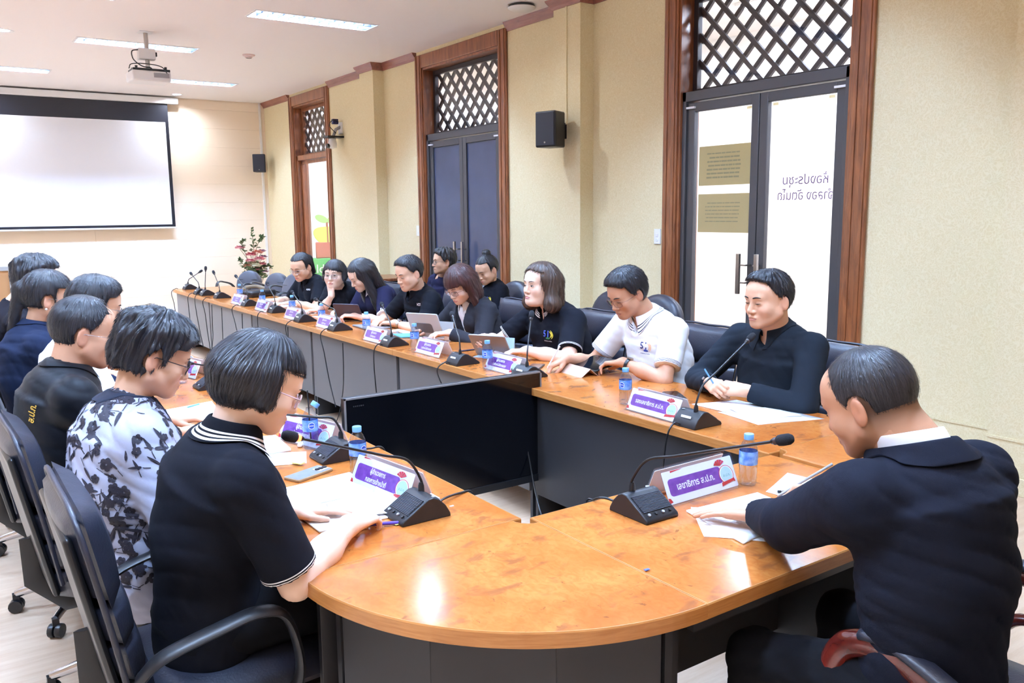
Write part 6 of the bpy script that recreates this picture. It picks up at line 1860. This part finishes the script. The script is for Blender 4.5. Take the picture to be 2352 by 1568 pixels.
def ring(I, k, m, fi=2, at=.35):
    S, E, Wp, hd, sx = I['arms'][k]
    d = nrm(hd['d']); n = nrm(np.asarray(hd['n'], float)-d*np.dot(hd['n'], d)); t = np.cross(n, d)*(1 if k == 'r' else -1)
    curls, _ = POSES[hd.get('pose', 'relax')]; ky = (.0270, .0090, -.0090, -.0255)[fi]; kx = (.086, .089, .085, .077)[fi]; a = math.radians(curls[fi][0])
    p = Wp+d*.012+(d*(kx+.016*math.cos(a))+t*ky+n*(-.001-.016*math.sin(a)))*.93
    ax = d*math.cos(a)-n*math.sin(a); q = np.cross(ax, t)
    MB().tube([tuple(p-I['R0']+(t*math.cos(x)+q*math.sin(x))*.0098) for x in np.linspace(0, 2*PI, 17)], .0012, 6).build('ring', m, I['root'], smooth=60)

# --- right row -------------------------------------------------------------
H = lambda w_, d, n, pose='relax', elbow=None: dict(w=w_, d=d, n=n, pose=pose, **({'elbow': elbow} if elbow else {}))
I = person('man in a charcoal long-sleeved shirt sitting with clasped hands and eyes lowered', dict(fine=2, pel=(3.31, 2.56), seat=.48, face=180, neck=(3.225, 2.515, 1.045), head=(3.135, 2.485, 1.183), hyaw=172, hpitch=6, hs=1.05, skin='mid', girth=1.12, sh=.205, belly=.7, wide=1.04, jaw=1.06,
    hair=dict(style='short', vol=.75, line=.082, nape=-.045), eyes=.12, brow=.001,
    top=dict(mat=SHIRT_K, long=True, ease=.016, fold=.004, vneck=.03, name='shirt', cuff=.95, collar=dict(m=SHIRT_K, flap=.050, pt=.050, stand=.034, gap=13)),
    r=H((2.965, 2.665, .790), (-.50, -.80, .02), (-.55, .55, .62), 'clasp', (3.10, 2.86, .76)), l=H((2.985, 2.465, .785), (-.45, .85, .06), (-.65, -.40, .60), 'clasp', (3.16, 2.20, .76))))
MB().tube([tuple(V3(2.925, 2.605, .80)-I['R0']), tuple(V3(2.915, 2.655, .865)-I['R0'])], .004, 8).build('held_pen', M_PENB, I['root'], smooth=50)
wrist(I, 'r', M_BLACKM, M_STEEL)

I = person('man in a white polo with navy stripes writing beside his tablet', dict(fine=2, pel=(3.31, 3.30), seat=.48, face=178, neck=(3.20, 3.345, 1.035), head=(3.10, 3.385, 1.150), hyaw=176, hpitch=26, hs=1.04, skin='tan', girth=1.10, sh=.20, belly=.6, tilt=0,
    hair=dict(style='short', vol=1.25, line=.064, nape=-.05), eyes=.1, glasses=M_GBR, gthick=.0012,
    top=dict(mat=POLO_W, hem=.74, ease=.016, fold=.004, vneck=.055, name='polo_shirt', collar=dict(m=POLO_WC, flap=.046, pt=.040, gap=12)),
    r=H((2.865, 3.62, .785), (-.88, .20, -.30), (-.35, .25, .90), 'pen', (3.14, 3.62, .82)), l=H((2.985, 3.285, .800), (-.30, .92, -.12), (.10, .10, .98), 'relax', (3.14, 2.98, .76))))
logo51(I, False, (3.10, 3.265, .875), (-1, -.15, .15))
wrist(I, 'l', M_BLACKM, M_STEEL); ring(I, 'l', M_GOLD)
pen((2.765, 3.66, .735), (2.795, 3.585, .865), .0045, M_PENW, 'white stylus in the writing hand of the white polo man')

I = person('woman with shoulder-length wavy brown hair in a black polo holding a tablet', dict(fine=2, pel=(3.28, 4.16), face=182, neck=(3.20, 4.19, 1.005), head=(3.11, 4.175, 1.142), hyaw=181, hpitch=-2, hs=1.06, female=True, skin='fair', girth=1.20, sh=.195, belly=.7, wide=1.08, jaw=1.05, double=.7, arm=1.2, neckr=1.1,
    hair=dict(style='wavy', mat='brown', length=-.15, fringe=.092, arch=True, th=.020, open=.044), eyes=.75, gaze=(.002, .001),
    top=dict(mat=POLO_K, hem=.78, ease=.014, vneck=.06, name='polo_shirt', collar=dict(m=POLO_K3, flap=.042, pt=.036, gap=14)),
    r=H((2.825, 4.36, .815), (-.85, -.30, .10), (-.2, .75, .55), 'hold', (3.05, 4.50, .78)), l=H((2.90, 4.03, .775), (-.75, .5, 0), (0, 0, 1), 'relax', (3.15, 3.86, .78))))
logo51(I, True, (3.06, 4.085, .85), (-1, -.2, .12), 1.05)
MB().tube([tuple(I['place'](V3(.090*math.cos(a), -.012+.02*math.sin(a), .030+.098*math.sin(a))[None])[0]) for a in np.linspace(.15, PI-.15, 17)], .005, 8).build('hair_band', M_BLACKM, I['root'], smooth=60)

I = person('woman in a grey blazer and spectacles with auburn fringe reading her tablet', dict(fine=1, pel=(3.28, 5.10), face=182, neck=(3.17, 5.11, .975), head=(3.07, 5.06, 1.092), hyaw=192, hpitch=30, hs=1.04, female=True, skin='pale', sh=.18, girth=1.0,
    hair=dict(style='bob', mat='auburn', length=-.17, fringe=.032, th=.022, arch=False, open=.042), eyes=.12, glasses=M_GBR,
    top=dict(mat=BLAZER, long=True, ease=.020, fold=.005, name='blazer', lapel=1.0, collar=dict(m=BLAZER, flap=.045, pt=.03, gap=24, stand=.02)),
    r=H((2.92, 5.28, .775), (-.9, -.2, -.05), (0, .1, 1), 'relax', (3.15, 5.42, .78)), l=H((2.93, 4.98, .775), (-.85, .3, 0), (0, 0, 1), 'relax', (3.2, 4.80, .78))))
def inner(I, m, name='inner_shirt', coll=None, up=.03):
    s = SDF(); nb, us, fw, SR, ch, mid, nr = (I[k] for k in ('nb', 'us', 'fw', 'SR', 'ch', 'mid', 'nr'))
    s.cone(I['p0'], mid, .112, .104, .05, (SR, 1.2)); s.cone(mid, ch+fw*.005, .106, .108, .05, (SR, 1.25)); s.cone(ch, nb-us*.07+fw*.01, .106, .066, .05, (SR, 1.3)); s.cone(nb-us*.06, nb+us*up, nr+.014, nr+.006, .03)
    s.cone(nb-us*.06+fw*.012, nb+us*.10+fw*.02, nr+.004, nr+.007, .004, sub=True)
    V, Q = sdf_mesh(s, .011, .02); np_mesh(name, V-I['R0'], Q, m, I['root'], {'hem': np.ones(len(V))})
    J = dict(I); J['top'] = s
    if coll: collar(J, **coll)
inner(I, WHITE_S, coll=dict(m=WHITE_S, flap=.036, pt=.03, push=False, name='shirt_collar'))

I = person('man with cropped black hair in a plain black polo looking down', dict(fine=1, pel=(3.28, 5.92), face=180, neck=(3.18, 5.90, 1.00), head=(3.08, 5.83, 1.130), hyaw=186, hpitch=18, hs=1.05, skin='mid', sh=.20, girth=1.05, jaw=1.05,
    hair=dict(style='short', vol=.9, line=.074, nape=-.05), eyes=.12,
    top=dict(mat=POLO_P, hem=.72, ease=.014, vneck=.04, name='polo_shirt', collar=dict(m=POLO_P)),
    r=H((2.93, 6.02, .760), (-.75, -.5, -.02), (0, 0, 1), 'relax', (3.10, 6.22, .76)), l=H((2.93, 5.80, .760), (-.45, .85, 0), (0, 0, 1), 'relax', (3.12, 5.62, .76))))
decal(I, [(text_mesh('AOT', .03, .045, .0006), M_LOGOW, Matrix.Identity(4), 0)], (3.02, 5.76, .90), (-1, -.2, .1), (0, 0, 1))
wrist(I, 'l', M_STEEL, M_STEEL)

I = person('woman with long straight black hair in a navy polo bent over a tablet', dict(fine=1, pel=(3.28, 6.60), face=182, neck=(3.10, 6.55, .985), head=(2.985, 6.49, 1.085), hyaw=178, hpitch=30, hs=1.04, female=True, skin='fair', sh=.175, arm=1.1,
    hair=dict(style='long', length=-.27, fringe=.080, th=.016, open=.030, ey=.022), eyes=.1,
    top=dict(mat=POLO_N, hem=.75, ease=.014, name='polo_shirt', collar=dict(m=POLO_WC, flap=.04, pt=.03)),
    r=H((2.83, 6.60, .78), (-.8, -.4, .1), (0, .5, .8), 'hold', (3.02, 6.74, .76)), l=H((2.86, 6.36, .77), (-.7, .6, .05), (0, -.2, 1), 'hold', (3.08, 6.24, .76))))
S_, E_ = I['arms']['l'][:2]
decal(I, [(text_mesh('Family', .03, .07, .0006), M_LOGOW, Matrix.Identity(4), 0)], S_+(E_-S_)*.55, (-.45, -.85, .15), (0, .0, 1))

I = person('bespectacled woman with short black hair resting her chin on her fist', dict(fine=1, pel=(3.28, 7.22), face=190, neck=(3.02, 7.06, .955), head=(2.945, 6.955, 1.062), hyaw=226, hpitch=-2, hs=1.03, female=True, skin='fair', sh=.17,
    hair=dict(style='bob', length=-.045, fringe=.050, th=.016, open=.050, part=.02), eyes=.7, gaze=(-.002, .002), glasses=M_GS,
    top=dict(mat=POLO_P, hem=.66, vneck=.05, name='polo_shirt', collar=dict(m=POLO_P)),
    r=H((2.885, 6.90, .890), (-.05, .05, 1), (-.8, -.6, .1), 'fist', (2.80, 6.96, .72)), l=H((2.84, 7.06, .755), (-.8, .5, 0), (0, 0, 1), 'relax', (3.05, 7.0, .75))))

I = person('ponytailed woman in a black polo and spectacles reading papers at the far end', dict(fine=1, pel=(3.27, 7.95), face=186, neck=(3.06, 7.90, .975), head=(2.975, 7.815, 1.090), hyaw=206, hpitch=20, hs=1.05, female=True, skin='mid', sh=.185, girth=1.08, arm=1.1,
    hair=dict(style='tail', length=-.10, fringe=.084, th=.013, arch=True, open=.05), eyes=.1, glasses=M_GS,
    top=dict(mat=POLO_P, hem=.72, vneck=.06, name='polo_shirt', collar=dict(m=POLO_P)),
    r=H((2.86, 8.10, .765), (-.85, .2, -.05), (0, 0, 1), 'pen', (3.08, 8.3, .76)), l=H((2.90, 7.78, .755), (-.8, .5, 0), (0, 0, 1), 'flat', (3.05, 7.58, .76))))
decal(I, [(text_mesh('ALRO', .022, .05, .0006), M_LOGOW, Matrix.Identity(4), 0)], (2.98, 7.78, .88), (-.9, -.4, .1), (0, 0, 1))

# --- second row by the wall ------------------------------------------------
I = person('short-haired person in dark-rimmed spectacles seated before the blue door', dict(fine=1, pel=(4.15, 7.12), face=176, neck=(4.12, 7.13, 1.00), head=(4.07, 7.00, 1.130), hyaw=166, hpitch=0, hs=1.0, skin='mid', sh=.18,
    hair=dict(style='spiky', line=.058, nape=-.05), eyes=.6, glasses=M_GF, gthick=.0016,
    top=dict(mat=POLO_N, hem=.66, name='shirt', fold=.005), r=H((3.86, 7.22, .62), (-.9, -.2, -.2), (0, 0, 1)), l=H((3.88, 6.96, .62), (-.9, .2, -.2), (0, 0, 1))))
I = person('woman with a hair bun in a black striped-collar polo seated by the wall', dict(fine=1, pel=(4.15, 6.32), face=180, neck=(4.10, 6.28, .985), head=(4.03, 6.19, 1.095), hyaw=188, hpitch=24, hs=1.0, female=True, skin='mid', sh=.18, girth=1.08, arm=1.1,
    hair=dict(style='bun', fringe=.084, th=.013, length=-.05), eyes=.1,
    top=dict(mat=POLO_K, hem=.70, name='polo_shirt', vneck=.04, collar=dict(m=POLO_K3)), r=H((3.85, 6.40, .66), (-.9, -.4, -.1), (0, 0, 1)), l=H((3.85, 6.18, .66), (-.9, .4, -.1), (0, 0, 1))))
logo51(I, True, (3.98, 6.16, .84), (-1, -.25, .1))

# --- head table ------------------------------------------------------------
I = person('man in a black suit seen from behind writing at the head table', dict(fine=2, pel=(1.725, .90), seat=.48, face=86, neck=(1.733, .965, 1.066), head=(1.708, 1.066, 1.163), hyaw=98, hpitch=24, hroll=3, hs=.99, skin='tan', sh=.178, girth=.98, belly=.4, broad=1.0, wide=1.10, neckr=1.08, jaw=1.05, stubble=.72,
    hair=dict(style='crop', mat='soft', line=.06, nape=-.028), eyes=.1, knee_l=(1.60, 1.27, .50), knee_r=(1.98, 1.28, .49), twist=-6,
    top=dict(mat=SUIT, long=True, ease=.018, fold=.006, h=.0075, name='suit_jacket', pad=.008, cuff=1.06, hole=.018, lapel=.7, drop=.16),
    l=H((1.805, 1.425, .768), (-.42, .90, -.06), (.15, .05, .98), 'flat', (1.50, 1.22, .72)), r=H((2.115, 1.43, .782), (-.10, .95, -.25), (.35, -.2, .9), 'pen', (2.24, 1.15, .72))))
inner(I, WHITE_S, coll=dict(m=WHITE_S, stand=.050, sink=.004, push=False, band=True, rad=.015, gap=24, name='shirt_collar'), up=-.02)
collar(I, SUIT, flap=.050, pt=.02, stand=.030, gap=30, rad=.020, sink=.010, spread=.004, name='jacket_collar')
pen((2.06, 1.575, .729), (2.175, 1.47, .835), .0042, M_GREYP, 'grey pen in the suited man\'s writing hand')

# --- left row --------------------------------------------------------------
I = person('woman with a smooth dark bob in a black polo writing at the near left corner', dict(fine=2, pel=(.525, 2.185), seat=.47, face=-3, neck=(.580, 2.062, 1.055), head=(.660, 2.052, 1.178), hyaw=-6, hpitch=28, hs=.99, female=True, skin='fair', girth=.98, sh=.18, belly=.3, arm=1.12, spread=.10, hunch=.02, wide=1.0,
    hair=dict(style='bob', mat='soft', length=-.050, fringe=.058, th=.015, arch=False, open=.058, ey=.022, ridge=(.0007, 44)), eyes=.15, glasses=M_GP, gthick=.0018,
    top=dict(mat=POLO_K, hem=.86, ease=.013, fold=.0035, vneck=.03, h=.0075, name='polo_shirt', collar=dict(m=POLO_K3, flap=.066, pt=.020, stand=.044)),
    r=H((.870, 2.030, .768), (.82, .42, .02), (.10, -.25, .96), 'pinch', (.62, 1.86, .70)), l=H((.795, 2.275, .752), (.92, -.30, -.02), (0, 0, 1), 'flat', (.62, 2.42, .74))))
ring(I, 'l', M_STEEL, 2); ring(I, 'r', M_GOLD, 0)

I = person('woman with tousled black hair in a grey blouse with black floral print', dict(fine=2, pel=(.47, 2.72), seat=.47, face=0, neck=(.475, 2.72, 1.035), head=(.553, 2.715, 1.170), hyaw=-4, hpitch=24, hs=1.02, female=True, skin='mid', girth=1.12, sh=.18, belly=.4, arm=1.15, hunch=.03,
    hair=dict(style='tousled', line=.040, nape=-.060, vol=1.0), eyes=.15, glasses=M_GF, gthick=.0018,
    top=dict(mat=FLORAL, long=True, cuff=.62, ease=.020, fold=.006, name='blouse', collar=dict(m=NAVY_C, flap=.055, pt=.03, stand=.03)),
    r=H((.70, 2.60, .755), (.9, .3, 0), (0, 0, 1), 'relax', (.50, 2.42, .74)), l=H((.74, 2.92, .755), (.9, -.3, 0), (0, 0, 1), 'relax', (.55, 3.0, .74))))
def floral(I):
    rr = random.Random(11); items = []
    f = I['top']; L = []; c0 = I['p0']; 
    V, Fc = [], []
    def proj_poly(poly, at, d):
        d = nrm(d); up = nrm(V3(0, 0, 1)-d*d[2]); rt = np.cross(up, d); n = len(poly); pts = [(sum(p[0] for p in poly)/n, sum(p[1] for p in poly)/n)]+list(poly)
        P = np.array([at+rt*x+up*y+d*.25 for x, y in pts])
        for _ in range(40):
            q = f(P); P = P-d*np.clip(q*.8, -.02, .05)[:, None]
        if np.abs(f(P)).max() > .004: return
        nrm_ = grad(f, P)
        if (nrm_@d).min() < .55: return
        P = P+nrm_*.0022
        if np.ptp(P@d) > .05: return
        o = len(V); V.extend(P-I['R0']); Fc.extend([(o, o+1+i, o+1+(i+1) % n) for i in range(n)])
    for k in range(560):
        z = rr.uniform(.50, 1.04); a = math.radians(rr.uniform(105, 330)); d = V3(math.cos(a), math.sin(a), .12+max(0, z-.84)*3.5)
        base = c0*(1-(z-.57)/.45)+I['nb']*((z-.57)/.45) if z > .57 else c0.copy(); base = np.array([base[0], base[1], z])
        t0 = rr.uniform(0, 2*PI); rot = lambda x, y: (x*math.cos(t0)-y*math.sin(t0), x*math.sin(t0)+y*math.cos(t0))
        if rr.random() < .85 and k % 4:
            L_ = rr.uniform(.013, .026); w_ = L_*rr.uniform(.16, .26)
            proj_poly([rot(L_*math.cos(t)*(1), w_*math.sin(t)*(1-.4*math.cos(t))) for t in np.linspace(0, 2*PI, 11)[:-1]], base+V3(0, 0, 0), d)
            proj_poly([rot(x, y) for x, y in ((-L_*2.2, .006), (-L_*1.2, .004), (-L_, -.0), (-L_*1.2, .0015), (-L_*2.2, .0035))], base, d)
        else:
            R_ = rr.uniform(.008, .015)
            for p in range(5):
                b_ = t0+p*2*PI/5; cx, cy = R_*.75*math.cos(b_), R_*.75*math.sin(b_)
                proj_poly([(cx+R_*.62*math.cos(t), cy+R_*.62*math.sin(t)) for t in np.linspace(0, 2*PI, 9)[:-1]], base, d)
    me = bpy.data.meshes.new('floral_print'); me.from_pydata([tuple(p) for p in V], [], Fc); me.materials.append(FLOWER_INK); me.update()
    o = bpy.data.objects.new('floral_print', me); COL.objects.link(o); o.parent = I['root']; o['kind'] = 'stuff'
floral(I)

I = person('balding man in spectacles and a black jacket with gold embroidery', dict(fine=1, pel=(.40, 3.46), seat=.48, face=0, neck=(.400, 3.45, 1.035), head=(.470, 3.45, 1.165), hyaw=-4, hpitch=14, hs=1.06, skin='tan', girth=1.10, sh=.20,
    hair=dict(style='bald', line=.075, nape=-.055), eyes=.2, glasses=M_GS, half=True,
    top=dict(mat=JACKET, long=True, ease=.024, fold=.006, name='jacket', collar=dict(m=JACKET, flap=.03, pt=.01, stand=.035)),
    r=H((.74, 3.38, .755), (.9, .3, 0), (0, 0, 1), 'relax', (.50, 3.16, .74)), l=H((.78, 3.62, .755), (.9, -.2, 0), (0, 0, 1), 'relax', (.55, 3.75, .74))))
decal(I, [(text_mesh('ส.ป.ก.', .04, .065, .001), M_GOLD, Matrix.Rotation(PI/2*.8, 4, 'Z'), 0)], (.32, 3.36, .90), (-.7, -.7, .25), (0, 0, 1))

I = person('dark-haired person in a white shirt behind the balding man, holding up a sheet', dict(fine=1, pel=(.50, 4.20), face=0, neck=(.548, 4.20, 1.055), head=(.625, 4.19, 1.190), hyaw=-4, hpitch=14, hs=1.02, skin='mid', sh=.18,
    hair=dict(style='short', vol=1.3, line=.05), eyes=.2, glasses=M_GS, top=dict(mat=WHITE_S, hem=.7, name='shirt', collar=dict(m=WHITE_S)),
    r=H((.80, 4.10, .80), (.7, .2, .6), (.3, -.9, .1), 'hold', (.62, 3.95, .74)), l=H((.82, 4.34, .80), (.7, -.2, .6), (.3, .9, .1), 'hold', (.62, 4.45, .74))))
o = sheet('raised_sheet', 'sheet of paper held up by the person in the white shirt', 'paper', [(.82, 4.08), (.82, 4.36), (.95, 4.36), (.95, 4.08)], z=.83, th=.0012)
o.location = (.88, 4.22, .93); o.rotation_euler = (0, math.radians(-66), 0); o.scale = (1.6, 1, 1)

I = person('woman with a thick black ponytail and pearl earring in a dark navy shirt', dict(fine=1, pel=(.44, 4.78), face=0, neck=(.435, 4.76, 1.055), head=(.500, 4.755, 1.190), hyaw=0, hpitch=10, hs=1.04, female=True, skin='mid', sh=.18, girth=1.1,
    hair=dict(style='tail', length=-.22, fringe=.06, th=.022, tx=-.02), eyes=.3, glasses=M_GS,
    top=dict(mat=DENIM, long=True, ease=.02, fold=.005, name='shirt', collar=dict(m=DENIM, flap=.045)),
    r=H((.76, 4.66, .755), (.9, .3, 0), (0, 0, 1), 'relax', (.52, 4.5, .74)), l=H((.76, 4.92, .755), (.9, -.2, 0), (0, 0, 1), 'relax', (.52, 5.05, .74))))
MB().lathe([(0, -.006), (.005, -.003), (.006, 0), (.005, .003), (0, .006)], 10, tuple(I['place'](V3(.083, -.014, -.045)[None])[0])).build('earring', M_SWHITE, I['root'], smooth=60)
I = person('short-haired person in black at the far end of the left row', dict(fine=1, pel=(.42, 5.45), face=0, neck=(.40, 5.42, 1.10), head=(.520, 5.42, 1.243), hyaw=20, hpitch=5, hs=1.04, skin='mid', sh=.20, noface=True,
    hair=dict(style='tousled', line=.05, nape=-.06), top=dict(mat=KNIT, long=True, ease=.02, name='top'),
    r=H((.76, 5.3, .755), (.9, .3, 0), (0, 0, 1), 'relax', (.52, 5.2, .74)), l=H((.76, 5.6, .755), (.9, -.2, 0), (0, 0, 1), 'relax', (.52, 5.7, .74))))
